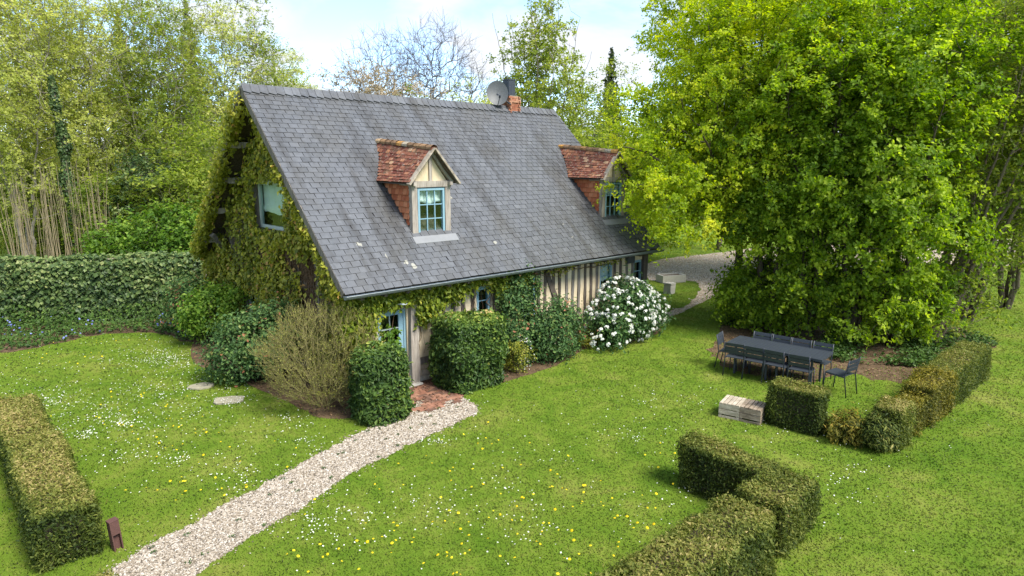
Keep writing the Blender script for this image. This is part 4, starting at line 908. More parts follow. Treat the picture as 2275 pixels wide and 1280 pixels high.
# ------------------------------------------------------------------ plants: engines
def clump_tint(rng, n, base, spread): return np.clip(base + rng.normal(0, spread, n), 0, 1)
def ell_points(rng, ells, n, bias=0.55, bump_=0.22, seed=0):
    vol = np.array([e[3]*e[4]*e[5] for e in ells]); k = rng.choice(len(ells), n, p=vol/vol.sum()); E = np.array(ells)[k]
    d = unit(rng.normal(size=(n, 3))); rr = rng.random(n)**(bias/1.5)
    rr = rr*(1 + bump_*np.clip(vnoise(d*2.2 + k[:, None]*1.7, 1.3, seed), -1.4, 1.4))
    return E[:, :3] + d*rr[:, None]*E[:, 3:6], d
def grow(rng, stems, pts, bias=0.35, tip=0.007, power=2.3, rtrunk=0.15):
    """join scattered twig points to the stems by short paths; returns edges with radii and per-node parents"""
    pos_, par, pl, rmin = [], [], [], []
    for st in stems:
        st = np.asarray(st, float); L = np.linalg.norm(np.diff(st, axis=0), axis=1).sum(); m = max(4, int(L/0.35)); cum = np.r_[0, np.cumsum(np.linalg.norm(np.diff(st, axis=0), axis=1))]
        q = np.linspace(0, L, m); xyz = np.stack([np.interp(q, cum, st[:, i]) for i in range(3)], 1); xyz[1:-1] += rng.normal(0, 0.03, (m-2, 3))
        for i in range(m):
            pos_.append(xyz[i]); par.append(len(pos_)-2 if i else -1); pl.append(q[i]); rmin.append(rtrunk*(1-0.93*q[i]/L) if rtrunk else 0)
    ns = len(pos_); P = np.vstack([np.array(pos_), pts]); n = len(P); parent = np.full(n, -1); parent[:ns] = par; path = np.zeros(n); path[:ns] = pl; R0 = np.zeros(n); R0[:ns] = rmin
    trunk = np.array(pos_); dm = np.min(np.linalg.norm(pts[:, None] - trunk[None, ::3], axis=2), axis=1) if len(pts) else np.zeros(0)
    order = np.argsort(dm); done = np.zeros(n, bool); done[:ns] = True; idx = list(range(ns)); arr = np.empty(n, int); arr[:ns] = np.arange(ns); cnt = ns
    for k in order:
        j = ns + k; c = arr[:cnt]; dv2 = P[c] - P[j]; dd = np.sqrt((dv2*dv2).sum(1))
        cost = dd + bias*path[c] + 0.6*np.maximum(0, dv2[:, 2]); b = c[np.argmin(cost)]; parent[j] = b; path[j] = path[b] + np.linalg.norm(P[b]-P[j]); arr[cnt] = j; cnt += 1
    acc = np.zeros(n); seq = np.r_[np.arange(ns), ns + order]
    for j in seq[::-1]:
        if acc[j] == 0: acc[j] = tip**power
        if parent[j] >= 0 and j >= ns: acc[parent[j]] += acc[j]
        elif parent[j] >= 0: acc[parent[j]] = max(acc[parent[j]], 0) + 0
    R = np.maximum(acc**(1/power), R0)
    return P, parent, R, ns
def branch_geo(rng, P, parent, R, ns, sides=5, wob=0.10):
    j = np.where(parent >= 0)[0]; a, b = P[parent[j]], P[j]; L = np.linalg.norm(b-a, axis=1)[:, None]
    mid = (a+b)/2 + rng.normal(0, 1, a.shape)*L*wob*np.where(j[:, None] >= ns, 1, 0.2) ; ra, rb = R[parent[j]], R[j]
    ra = np.where(j >= ns, np.minimum(ra, rb*1.7), ra); rm = (ra+rb)/2
    V1, Q1 = frusta(a, mid, ra, rm, sides); V2, Q2 = frusta(mid, b, rm, rb, sides)
    return np.vstack([V1, V2]), np.vstack([Q1, Q2+len(V1)])
def twig_set(rng, P, parent, ns, twn, sigma, center, flat=0.8, up=0.08):
    tw = np.repeat(np.arange(ns, len(P)), twn)
    d = unit(P[tw] - P[parent[tw]])*0.55 + unit(P[tw] - center)*0.35 + rng.normal(0, 0.55, (len(tw), 3)) + np.array([0, 0, up]); d[:, 2] *= flat
    return tw, unit(d), sigma*rng.uniform(1.0, 2.9, len(tw))
def leaf_cloud(rng, P, tw, td, tl, per, size, center, tint0=0.5, tsp=0.22, clump=0.2, up=0.55, outw=0.5, lo=0, sag=0.18, jit=0.55):
    n = len(tw)*per; k = np.repeat(np.arange(len(tw)), per); u_ = rng.random(n)**0.75
    pp = P[tw[k]] + td[k]*(tl[k]*u_)[:, None] + rng.normal(0, size*jit, (n, 3)); pp[:, 2] -= sag*tl[k]*u_*u_
    ct = rng.normal(0, clump, len(P)); tt_ = rng.normal(0, clump*0.5, len(tw)); tn = np.clip(tint0 + ct[tw[k]] + tt_[k] + rng.normal(0, tsp*0.8, n), 0, 1)
    N = unit(pp - center)*outw + np.array([0, 0, up]) + rng.normal(0, 0.5, (n, 3))
    s = size*np.exp(rng.normal(0, 0.2, n))
    if lo: m = pp[:, 2] > lo; pp, N, s, tn = pp[m], N[m], s[m], tn[m]
    return pp, N, s, tn
def tree(name, label, base, stems, ells, npts, per, sigma, size, mat, bark='bark', seed=1, rtrunk=0.15, tint0=0.5, tsp=0.2, clump=0.2, bias=0.55, bmp=0.22, twigs=0, group=None, aspect=0.62, tip=0.007, wob=0.10, up=0.55, droop=0.3, pbias=0.35, lo=0.0, outw=0.5, twn=6, tri=False):
    """stems and ells are relative to base"""
    rng = np.random.default_rng(seed); T_ = thing(name, label, 'tree', (base[0], base[1], 0), 0, group)
    pts, _ = ell_points(rng, ells, npts, bias, bmp, seed); pts = pts[pts[:, 2] > 0.15]
    P, par, R, ns = grow(rng, stems, pts, pbias, tip, 2.3, rtrunk)
    V, Q = branch_geo(rng, P, par, R, ns, 4, wob)
    cen = np.average(np.array(ells)[:, :3], axis=0, weights=np.array([e[3]*e[4]*e[5] for e in ells]))
    tw, td, tl = twig_set(rng, P, par, ns, twn, sigma, cen, 0.8 if per else 1.0, 0.08 if per else 0.25)
    if twigs:
        m = np.arange(len(tw)) % twn < twigs; e = P[tw[m]] + td[m]*tl[m][:, None]; e[:, 2] -= 0.18*tl[m]*(1 if per else 0); nt_ = m.sum()
        V2, Q2 = frusta(P[tw[m]], e, np.full(nt_, tip*0.8), np.full(nt_, tip*0.4), 3); Q = np.vstack([Q, Q2+len(V)]); V = np.vstack([V, V2])
    link('trunk', mk_mesh('trunk', V, [Q], bark, None, True), T_)
    if per:
        pp, N, s, tn = leaf_cloud(rng, P, tw, td, tl, max(1, round(per/twn)), size, cen, tint0, tsp, clump, up, outw, lo)
        link('crown', leaf_mesh('crown', pp, N, s, tn, rng, mat, aspect=aspect, droop=droop, tri=tri), T_)
    return T_
def dup_tree(src, name, label, base, rotz, scale, group=None):
    o = src.copy(); COL.objects.link(o); o.name = name; o.location = (base[0], base[1], 0); o.rotation_euler = (0, 0, rotz); o.scale = (scale[0], scale[0], scale[1]); tag(o, label, 'tree', group)
    for ch in list(src.children): c = ch.copy(); COL.objects.link(c); c.parent = o
    return o
def straight(h, lean=(0, 0), n=5, seed=0, wig=0.12):
    r = np.random.default_rng(seed); z = np.linspace(0, h, n); w_ = np.cumsum(r.normal(0, wig, (n, 2)), 0); w_[0] = 0
    return np.column_stack([lean[0]*z/h + w_[:, 0], lean[1]*z/h + w_[:, 1], z])
def fan(h, nst, spread, seed=0, lean=(0, 0)):
    r = np.random.default_rng(seed); o = []
    for i in range(nst):
        a = 2*math.pi*i/nst + r.normal(0, 0.3); sp = spread*r.uniform(0.5, 1.0); hh = h*r.uniform(0.8, 1.0); k = np.linspace(0, 1, 6)
        x = 0.12*math.cos(a) + (math.cos(a)*sp)*k**1.3 + lean[0]*k; y = 0.12*math.sin(a) + (math.sin(a)*sp)*k**1.3 + lean[1]*k
        o.append(np.column_stack([x, y, hh*k]))
    return o
def shrub(name, label, base, ells, n, size, mat, seed, bark='bark_dark', bias=0.35, bmp=0.2, tint0=0.5, tsp=0.22, clump=0.5, up=0.45, rotz=0.0, cat='shrub', group=None, aspect=0.6, nst=7, droop=0.3, stems=True, fname='foliage'):
    rng = np.random.default_rng(seed); T_ = thing(name, label, cat, (base[0], base[1], 0), rotz, group)
    nc = max(12, n//22); cc, dd = ell_points(rng, ells, nc, bias, bmp, seed); cc[:, 2] = np.abs(cc[:, 2]) ; k = rng.integers(0, nc, n)
    sg = 0.16*np.mean([e[3] for e in ells]); pp = cc[k] + rng.normal(0, sg, (n, 3)); m = pp[:, 2] > 0.015; pp, k = pp[m], k[m]
    ct = rng.normal(0, 0.2*clump, nc); tn = np.clip(tint0 + ct[k] + rng.normal(0, tsp, len(pp)), 0, 1)
    N = unit(dd[k])*0.9 + np.array([0, 0, up]) + rng.normal(0, 0.5, (len(pp), 3))
    link(fname, leaf_mesh(fname, pp, N, size*np.exp(rng.normal(0, 0.22, len(pp))), tn, rng, mat, aspect=aspect, droop=droop), T_)
    if stems:
        sel = cc[rng.choice(nc, min(nc, nst*7), False)]; P, par, R, ns = grow(rng, [np.array([[0, 0, 0], [0, 0, 0.15]])], sel, 0.3, 0.005, 2.3, 0.03); V, Q = branch_geo(rng, P, par, R, ns, 4)
        link('stems', mk_mesh('stems', V, [Q], bark, None, True), T_)
    return T_
def hedge(name, label, p0, p1, width, h, dens, size, mat, seed, cat='hedge', group=None, rnd=0.11, top=0.30, side=-0.10, rough=0.04, bumpy=0.05, taper=0.0, tsp=0.15, aspect=0.42, up=0.15, sink=0.035, core='bark_dark', h1=None):
    """clipped block from p0 to p1 (ground points): needles over a rounded box, dark branch core"""
    rng = np.random.default_rng(seed); p0, p1 = np.asarray(p0)[:2], np.asarray(p1)[:2]; L = np.linalg.norm(p1-p0); a = math.atan2(*(p1-p0)[::-1]); c = (p0+p1)/2
    T_ = thing(name, label, cat, (c[0], c[1], 0), a, group); hx, hy = L/2, width/2; h1 = h if h1 is None else h1
    areas = np.array([L*width, L*h, L*h, width*h, width*h]); n = int(areas.sum()*dens); f = rng.choice(5, n, p=areas/areas.sum())
    u_, v_ = rng.uniform(-1, 1, n), rng.uniform(-1, 1, n); P = np.zeros((n, 3)); N = np.zeros((n, 3)); zr = (v_+1)/2
    for k, (nx_, X, Y, Z) in enumerate(((( 0, 0, 1), u_*hx, v_*hy, np.full(n, 1.0)), ((0, -1, 0), u_*hx, np.full(n, -hy), zr), ((0, 1, 0), u_*hx, np.full(n, hy), zr), ((-1, 0, 0), np.full(n, -hx), u_*hy, zr), ((1, 0, 0), np.full(n, hx), u_*hy, zr))):
        m = f == k; P[m] = np.stack([X, Y, Z], 1)[m]; N[m] = nx_
    H_ = h + (h1-h)*(P[:, 0]/hx + 1)/2; P[:, 2] *= H_
    q = np.stack([np.clip(P[:, 0], -hx+rnd, hx-rnd), np.clip(P[:, 1], -hy+rnd, hy-rnd), np.minimum(P[:, 2], H_-rnd)], 1); dq = P - q; ln = np.linalg.norm(dq, axis=1)[:, None]
    N = unit(dq + 1e-6*N); P = q + N*np.minimum(ln, rnd)
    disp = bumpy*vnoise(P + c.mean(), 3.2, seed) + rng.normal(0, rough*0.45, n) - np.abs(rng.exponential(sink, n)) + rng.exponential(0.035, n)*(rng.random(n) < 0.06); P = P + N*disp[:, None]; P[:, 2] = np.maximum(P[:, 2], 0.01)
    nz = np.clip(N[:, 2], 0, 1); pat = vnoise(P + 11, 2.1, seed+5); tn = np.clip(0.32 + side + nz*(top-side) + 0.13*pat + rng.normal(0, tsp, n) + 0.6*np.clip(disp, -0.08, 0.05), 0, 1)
    NN = N*0.7 + np.array([0, 0, up]) + rng.normal(0, 0.6, (n, 3))
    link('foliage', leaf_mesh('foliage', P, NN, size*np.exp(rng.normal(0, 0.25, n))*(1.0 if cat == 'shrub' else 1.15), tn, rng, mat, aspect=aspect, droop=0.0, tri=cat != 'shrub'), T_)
    b = MB(); i_ = 0.05 + bumpy + 0.3*rnd; b.box((-hx+i_, -hy+i_, 0.0), (hx-i_, hy-i_, min(h, h1)-i_)); b.build('branches', core, T_); return T_

# ------------------------------------------------------------------ hedges
def bx(px, y): return (px - W/2)/F*y/1.018
YU, YV = np.array([CT, ST]), np.array([-ST, CT])
hp0 = np.array([-5.50, 7.20])
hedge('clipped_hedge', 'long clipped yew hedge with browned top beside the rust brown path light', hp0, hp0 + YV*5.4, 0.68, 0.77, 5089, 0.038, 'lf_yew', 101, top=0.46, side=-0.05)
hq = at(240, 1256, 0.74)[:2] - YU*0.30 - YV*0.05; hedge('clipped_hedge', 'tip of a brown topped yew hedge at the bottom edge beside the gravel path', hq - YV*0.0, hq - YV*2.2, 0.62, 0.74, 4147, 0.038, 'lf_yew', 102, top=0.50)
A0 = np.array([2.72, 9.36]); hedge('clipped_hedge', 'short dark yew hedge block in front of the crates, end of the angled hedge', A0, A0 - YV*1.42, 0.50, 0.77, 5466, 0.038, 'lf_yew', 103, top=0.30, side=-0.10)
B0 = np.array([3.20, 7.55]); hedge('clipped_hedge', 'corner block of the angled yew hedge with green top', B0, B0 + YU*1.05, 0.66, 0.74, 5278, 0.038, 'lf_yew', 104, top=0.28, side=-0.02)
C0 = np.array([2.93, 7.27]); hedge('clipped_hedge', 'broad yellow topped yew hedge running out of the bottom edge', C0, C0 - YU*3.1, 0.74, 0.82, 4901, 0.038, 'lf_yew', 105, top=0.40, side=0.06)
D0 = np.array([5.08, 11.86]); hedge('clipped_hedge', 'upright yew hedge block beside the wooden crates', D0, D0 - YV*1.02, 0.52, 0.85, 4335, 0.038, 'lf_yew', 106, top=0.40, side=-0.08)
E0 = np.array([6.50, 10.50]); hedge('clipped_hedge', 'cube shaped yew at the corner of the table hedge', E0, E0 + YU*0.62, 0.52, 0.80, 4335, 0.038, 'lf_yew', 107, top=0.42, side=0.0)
for k, (pp_, lb, hh, rr) in enumerate((((6.06, 10.86), 'low scruffy yew with orange tips between two clipped blocks', 0.52, 0.34), ((6.42, 10.50), 'dark ragged yew with upright sprays before the cube yew', 0.60, 0.30))):
    shrub('young_yew', lb, pp_, [(0, 0, hh*0.5, rr, rr, hh*0.55)], 3000, 0.085, 'lf_yewgold' if k == 0 else 'lf_yew', 110+k, aspect=0.25, up=0.9, tint0=0.28 + 0.12*(k == 0), clump=0.7, droop=-1.2, cat='yew', group='young yews in the hedge gap')
for k, (d_, L_, h_, w_, lb, m_, sd_) in enumerate(((0.75, 0.75, 0.62, 0.46, 'ragged orange tipped yew next in line behind the cube yew', 'lf_yewgold', 121), (1.45, 1.35, 0.80, 0.58, 'golden yew hedge section in the middle of the long hedge', 'lf_yewgold', 122), (2.75, 3.1, 0.80, 0.64, 'long dark yew hedge section ending under the leaning stems', 'lf_yew', 123))):
    p = np.array([6.52, 10.50]) + YU*(d_+0.22) ; hedge('clipped_hedge', lb, p, p + YU*L_, w_, h_, 3581, 0.038, m_, sd_, top=0.28, side=0.02, bumpy=0.05 if k < 2 else 0.03, rough=0.07 if k < 2 else 0.035)

# ------------------------------------------------------------------ plants along the cottage
def box_shrub(name, label, s, t, wx, wy, h, seed, n, size, mat='lf_laurel', rot=0.0, top=0.28, bumpy=0.085):
    c = hw(s, t)[:2]; a = TH + rot; d = np.array([math.cos(a), math.sin(a)])*wx/2
    return hedge(name, label, c - d, c + d, wy, h, n, size, mat, seed, cat='shrub', rnd=0.27, top=top, side=-0.04, bumpy=bumpy, rough=0.06, aspect=0.55, tsp=0.2, up=0.35, sink=0.05)
box_shrub('laurel_shrub', 'clipped glossy laurel cube left of the blue door', 0.30, -0.70, 0.98, 0.95, 1.40, 131, 1500, 0.085)
box_shrub('laurel_shrub', 'larger clipped glossy laurel cube right of the blue door', 2.78, -0.40, 1.45, 1.10, 1.62, 132, 1450, 0.088, rot=0.0)
shrub('laurel_sprig', 'small light green sprig growing before the door panes', hw(0.98, -0.1)[:2], [(0, 0, 1.35, 0.20, 0.14, 0.32)], 160, 0.10, 'lf_bushy', 133, cat='plant', stems=False)
cb = at(550, 850)[:2]
shrub('rose_bush', 'dense dark rose bush with reddish new shoots below the vine gable', cb + np.array([0.1, 0.25]), [(0, 0, 0.85, 0.88, 0.85, 0.85), (-0.45, -0.15, 0.55, 0.65, 0.6, 0.55), (0.4, 0.3, 1.0, 0.75, 0.7, 0.7)], 9500, 0.085, 'lf_rose', 134, tint0=0.48)
shrub('leafy_bush', 'bright green leafy bush at the far end of the gable', at(455, 775)[:2] + np.array([-0.1, 0.5]), [(0, 0, 0.85, 0.75, 0.7, 0.75), (0.5, 0.3, 1.15, 0.6, 0.6, 0.6)], 4200, 0.10, 'lf_bushy', 135, bark='bark_dark')
shrub('leafy_bush', 'darker green bush beside the flower bed under the ivy wall', at(395, 760)[:2] + np.array([0.1, 0.9]), [(0, 0, 0.9, 0.85, 0.8, 0.8), (-0.3, 0.2, 1.2, 0.5, 0.5, 0.5)], 4200, 0.09, 'lf_rose', 136, tint0=0.62)
# twiggy round bush
rng = np.random.default_rng(137); tb_ = at(694, 928)[:2] + np.array([0.05, 0.62]); T_ = thing('twiggy_bush', 'round bare twiggy bush with tiny yellow buds at the cottage corner', 'shrub', (tb_[0], tb_[1], 0))
pts, dd = ell_points(rng, [(0, 0, 1.06, 1.20, 1.08, 1.0)], 1500, 0.30, 0.10, 3); pts = pts[pts[:, 2] > 0.12]
stt = []
for k in range(26):
    a = rng.uniform(0, 6.28); e = rng.uniform(0.25, 1.5); q = np.linspace(0, 1, 6)[:, None]; tgt = np.array([0.75*math.cos(a)*math.cos(e), 0.7*math.sin(a)*math.cos(e), 0.25 + 1.25*math.sin(e)])
    stt.append(np.array([0.10*math.cos(a), 0.10*math.sin(a), 0.0]) + tgt*q + np.array([0, 0, 0.15])*np.sin(q*math.pi/2)*0)
P, par, R, ns = grow(rng, stt, pts, 0.42, 0.0030, 2.4, 0.010); V, Q = branch_geo(rng, P, par, R, ns, 4, 0.07)
tips = np.repeat(np.arange(ns, len(P)), 3); d = unit(unit(P[tips] - np.array([0, 0, 0.1]))*0.9 + rng.normal(0, 0.4, (len(tips), 3)) + np.array([0, 0, 0.35])); L = rng.uniform(0.10, 0.30, len(tips))
V2, Q2 = frusta(P[tips], P[tips]+d*L[:, None], np.full(len(tips), 0.0028), np.full(len(tips), 0.0018), 3); link('twigs', mk_mesh('twigs', np.vstack([V, V2]), [Q, Q2+len(V)], 'twig', None, True), T_)
nb2 = 11000; k = rng.integers(0, len(tips), nb2); bpz = P[tips[k]] + d[k]*L[k][:, None]*rng.random((nb2, 1)); link('buds', leaf_mesh('buds', bpz, rng.normal(size=(nb2, 3)), rng.uniform(0.018, 0.040, nb2), rng.random(nb2), rng, 'lf_yewtuft', aspect=0.5), T_)

shrub('climbing_rose', 'dark leaved climbing rose reaching the gutter between two windows', hw(4.72, 0.10)[:2], [(0, 0, 1.25, 0.58, 0.28, 1.08), (0.3, 0, 1.80, 0.5, 0.22, 0.55), (-0.05, -0.25, 0.75, 0.7, 0.45, 0.75)], 8200, 0.085, 'lf_rose', 141, rotz=TH, tint0=0.45, cat='climber')
shrub('rose_bush', 'rounded dark green rose bush against the front wall', hw(5.55, -0.42)[:2], [(0, 0, 0.68, 0.85, 0.6, 0.74), (0.2, -0.05, 1.0, 0.6, 0.45, 0.55)], 6800, 0.08, 'lf_rose', 142, rotz=TH, tint0=0.47)
ws = shrub('small_shrub', 'small wiry shrub with a few white flowers beside the larger laurel', hw(4.12, -0.62)[:2], [(0, 0, 0.38, 0.36, 0.32, 0.42)], 1100, 0.055, 'lf_vine', 143, tint0=0.35)
r = np.random.default_rng(144); pp, dd = ell_points(r, [(0, 0, 0.42, 0.40, 0.36, 0.46)], 46, 0.05, 0.1); o = link('blossoms', leaf_mesh('blossoms', np.abs(pp)*np.sign([1, 1, 1])*1.0, dd + np.array([0, 0, 0.5]), 0.05, r.random(46), r, 'petal', aspect=1.0), ws); o['kind'] = 'stuff'
# white flowered shrub with single flower heads
wb = hw(8.30, -0.55)[:2]; WE = [(0, 0, 0.85, 1.25, 0.70, 0.85), (-0.8, -0.15, 0.5, 0.75, 0.6, 0.5), (0.8, 0.0, 0.7, 0.85, 0.6, 0.68), (0.05, 0.15, 1.45, 0.5, 0.4, 0.38)]
wsh = shrub('flowering_shrub', 'big rounded shrub covered in white flower heads by the far windows', wb, WE, 9500, 0.095, 'lf_rose', 151, rotz=TH, tint0=0.36, clump=0.3)
r = np.random.default_rng(152); fv = []
for k in range(6):
    n = 15; d = unit(r.normal(size=(n, 3)) + np.array([0, 0, 0.9])); d[:, 2] = np.abs(d[:, 2]); V, Q, Tn = leaf_arrays(d*0.042, d + r.normal(0, 0.25, (n, 3)), r.uniform(0.045, 0.065, n), r.random(n), r, aspect=0.95, droop=0); fv.append(mk_mesh('flower_head', V, [Q], 'petal', Tn))
cnt = 0
ang = math.atan2(-wb[1], -wb[0]) - TH; vw = np.array([math.cos(ang), math.sin(ang), 0.25])
while cnt < 285:
    p, d = ell_points(r, WE, 1, 0.02, 0.18, 151); p, d = p[0], d[0]
    if p[2] < 0.12 or d@vw < -0.15 : continue
    if any((((p - np.array(e[:3]))/np.array(e[3:]))**2).sum() < 0.72 for e in WE): continue
    o = link('flower_head', fv[r.integers(6)], wsh, p + d*0.03); q = Vector(d + np.array([0, 0, 0.4])).to_track_quat('Z', 'Y'); o.rotation_mode = 'QUATERNION'; o.rotation_quaternion = q; o.scale = (r.uniform(0.75, 1.2),)*3; cnt += 1
for k, (s, t_, lb, m_) in enumerate(((6.55, -0.22, 'grey green clump of border plants beneath the leaning brace', 'lf_rose'), (7.15, -0.30, 'brownish low border plants left of the white flowered shrub', 'lf_vine'), (9.75, -0.30, 'low green border plants right of the white flowered shrub', 'lf_under'))):
    shrub('border_plant', lb, hw(s, t_)[:2], [(0, 0, 0.22, 0.36, 0.26, 0.30)], 750, 0.075, m_, 160+k, rotz=TH, cat='plant', nst=3, aspect=0.3, up=0.7)

# vine on the gable and under the gutter
rng = np.random.default_rng(171); vg = thing('climbing_vine', 'yellow green climbing vine covering the whole gable wall', 'vine', (HX, HY, 0), TH)
def gable_field(n):
    t_ = rng.uniform(0.25, 9.35, n); z = rng.uniform(0.3, RIDGE, n); ok = z < RIDGE - 0.16 - np.abs(t_-ROOF_A)*SLOPE
    for h in G_HOLES: ok &= ~((t_ > h[0]+0.02) & (t_ < h[1]-0.04) & (z > h[2]+0.02) & (z < h[3]-0.05))
    return t_[ok], z[ok]
t_, z = gable_field(5200); c3 = np.column_stack([t_, z]); dn = vnoise(c3, 1.5, 3) + 0.5*vnoise(c3, 4.0, 4)
bare = np.exp(-(((t_-4.3)/1.9)**2 + ((z-2.62)/0.45)**2)); low_ = np.exp(-(((t_-2.0)/1.4)**2 + ((z-1.5)/0.7)**2))
edge = np.clip((RIDGE - 0.2 - np.abs(t_-ROOF_A)*SLOPE - z)/0.9, 0, 1); farvoid = (t_ > ROOF_A+0.4) & (edge < 0.45)
keep = (dn - 1.5*bare - 0.9*low_ - 0.9*farvoid > -0.75 + rng.normal(0, 0.30, len(t_))); t_, z = t_[keep], z[keep]
per = 9; k = np.repeat(np.arange(len(t_)), per); n = len(k); lift = np.abs(rng.normal(0.07, 0.06, len(t_)))
P = np.column_stack([GW - 0.03 - lift[k] - np.abs(rng.normal(0, 0.05, n)), t_[k] + rng.normal(0, 0.10, n), z[k] + rng.normal(0, 0.10, n)])
okw = np.ones(n, bool)
for h in G_HOLES: okw &= ~((P[:, 1] > h[0]+0.06) & (P[:, 1] < h[1]-0.10) & (P[:, 2] > h[2]+0.04) & (P[:, 2] < h[3]-0.08))
okw &= P[:, 2] < RIDGE - 0.14 - np.abs(P[:, 1]-ROOF_A)*SLOPE
ct = 0.12*vnoise(c3[keep], 1.1, 9) + rng.normal(0, 0.17, len(t_)); P, k = P[okw], k[okw]
tn = np.clip(0.46 + ct[k] + rng.normal(0, 0.22, len(P)), 0, 1)
N = np.array([-0.8, 0, 0.45]) + rng.normal(0, 0.45, P.shape)
vp, vn_, vt = [P], [N], [tn]
# fringe along both verges
def fringe(fn, d0, d1, n, hlo, hhi, slo, shi, sd_):
    d = rng.uniform(d0, d1, n); q = vnoise(np.column_stack([d, d*0]), 2.4, sd_) + rng.normal(0, 0.5, n) > -0.5; d = d[q]; n = len(d)
    Pq = np.array([fn(rng.uniform(slo, shi), x, rng.uniform(hlo, hhi)) for x in d]); return Pq
for Pq in (fringe(rp_back, 0.0, SLEN-0.1, 5200, -0.42, 0.07, -0.16, 0.16, 1), fringe(rp_front, 0.0, 3.9, 1700, -0.50, -0.10, -0.05, 0.25, 2), fringe(rp_front, 3.9, SLEN-0.2, 500, -0.40, -0.12, 0.0, 0.25, 3)):
    vp.append(Pq); vn_.append(np.array([-0.6, 0.1, 0.6]) + rng.normal(0, 0.5, Pq.shape)); vt.append(np.clip(0.52 + rng.normal(0, 0.2, len(Pq)), 0, 1))
n = 2600; Pq = np.column_stack([rng.normal(0.35, 0.22, n), rng.uniform(8.5, 9.5, n), rng.uniform(0.5, 2.4, n)]); Pq = Pq[vnoise(Pq, 2.0, 4) > -0.4]; vp.append(Pq); vn_.append(np.array([-0.7, 0.1, 0.5]) + rng.normal(0, 0.5, Pq.shape)); vt.append(np.clip(0.5 + rng.normal(0, 0.2, len(Pq)), 0, 1))
P = np.vstack(vp); link('leaves', leaf_mesh('leaves', P, np.vstack(vn_), 0.098*np.exp(rng.normal(0, 0.25, len(P))), np.concatenate(vt), rng, 'lf_vine', aspect=0.75, droop=0.9), vg)
e0, e1, er = [], [], []
for k in range(620):                                     # bare stems showing between the leaves
    t0, z0 = (rng.uniform(0.4, 8.6), rng.uniform(0.1, 1.6)) if k % 2 else (rng.uniform(2.2, 6.4), rng.uniform(1.8, 2.7)); p = np.array([GW-0.03-rng.uniform(0, 0.05), t0, z0]); r0 = rng.uniform(0.004, 0.011)
    for j in range(rng.integers(4, 12)):
        q = p + np.array([rng.normal(0, 0.012), rng.normal(0, 0.07), rng.uniform(0.08, 0.2)]); q[0] = min(q[0], GW-0.03)
        if q[2] > RIDGE - 0.4 - abs(q[1]-ROOF_A)*SLOPE or any(h[0]-0.02 < q[1] < h[1]+0.02 and h[2]-0.05 < q[2] < h[3] for h in G_HOLES): break
        e0.append(p); e1.append(q); er.append(r0); p = q; r0 *= 0.95
V, Q = frusta(np.array(e0), np.array(e1), np.array(er), np.array(er)*0.95, 4); link('stems', mk_mesh('stems', V, [Q], 'vine_stem', None, True), vg)['kind'] = 'stuff'
vf = thing('climbing_vine', 'bright green vine hanging below the gutter over the blue door', 'vine', (HX, HY, 0), TH)
cs_ = []
while len(cs_) < 640:
    s, zc = rng.uniform(0.15, 5.3), rng.uniform(1.35, 2.28); bot = 1.72 + 0.22*math.sin(s*2.1+0.6) + 0.1*math.sin(s*5.3) + (0.18 if s > 3 else 0)
    if 2.05 < s < 3.6: bot -= 0.02
    if s < 0.95: bot = 1.0 + s*0.5
    if zc > bot + rng.normal(0, 0.08) and not (3.72 < s < 4.2 and zc < 1.98) and not (0.80 < s < 1.98 and zc < 1.93): cs_.append((s, FW - 0.10 - abs(rng.normal(0, 0.09)), zc))
cs_ = np.array(cs_); k = np.repeat(np.arange(len(cs_)), 10); P = cs_[k] + rng.normal(0, 1, (len(k), 3))*np.array([0.10, 0.05, 0.08]); P[:, 2] = np.minimum(P[:, 2], 2.30); P[:, 1] = np.minimum(P[:, 1], FW-0.04)
ct = rng.normal(0, 0.18, len(cs_)); link('leaves', leaf_mesh('leaves', P, np.array([0, -0.8, 0.55]) + rng.normal(0, 0.42, P.shape), 0.10*np.exp(rng.normal(0, 0.25, len(P))), np.clip(0.52 + ct[k] + rng.normal(0, 0.18, len(P)), 0, 1), rng, 'lf_vinefront', aspect=0.6, droop=1.2), vf)
e0, e1, er = [], [], []
for k in range(70):
    p = np.array([rng.uniform(0.2, 5.2), FW-0.06, rng.uniform(0.5, 1.6)]) if k < 25 else np.array([rng.uniform(0.2, 8.6), FW-0.07, rng.uniform(2.0, 2.25)]); r0 = rng.uniform(0.004, 0.012)
    for j in range(rng.integers(5, 14)):
        q = p + (np.array([rng.normal(0, 0.05), rng.normal(0, 0.006), rng.uniform(0.08, 0.18)]) if k < 25 else np.array([rng.uniform(0.05, 0.18), rng.normal(0, 0.008), rng.normal(0, 0.03)])); q[2] = min(q[2], 2.28); q[1] = min(q[1], FW-0.04); 
        e0.append(p); e1.append(q); er.append(r0); p = q
V, Q = frusta(np.array(e0), np.array(e1), np.array(er), np.array(er), 4); link('stems', mk_mesh('stems', V, [Q], 'vine_stem', None, True), vf)['kind'] = 'stuff'
n = 620; s = rng.uniform(5.4, 9.9, n); P = np.column_stack([s, FW-0.09-np.abs(rng.normal(0, 0.04, n)), 2.24 - np.abs(rng.normal(0, 0.07, n))*(1+np.sin(s*3.1))]); vr = link('climbing_vine', leaf_mesh('climbing_vine', P - np.array([7, 0, 0]), np.array([0, -0.8, 0.5]) + rng.normal(0, 0.5, P.shape), 0.07, np.clip(rng.normal(0.5, 0.25, n), 0, 1), rng, 'lf_vine', aspect=0.7, droop=1.0)); q = hw(7, 0); vr.location = (q[0], q[1], 0); vr.rotation_euler.z = TH; tag(vr, 'thin straggling vine along the wall plate above the bare timber studs', 'vine')

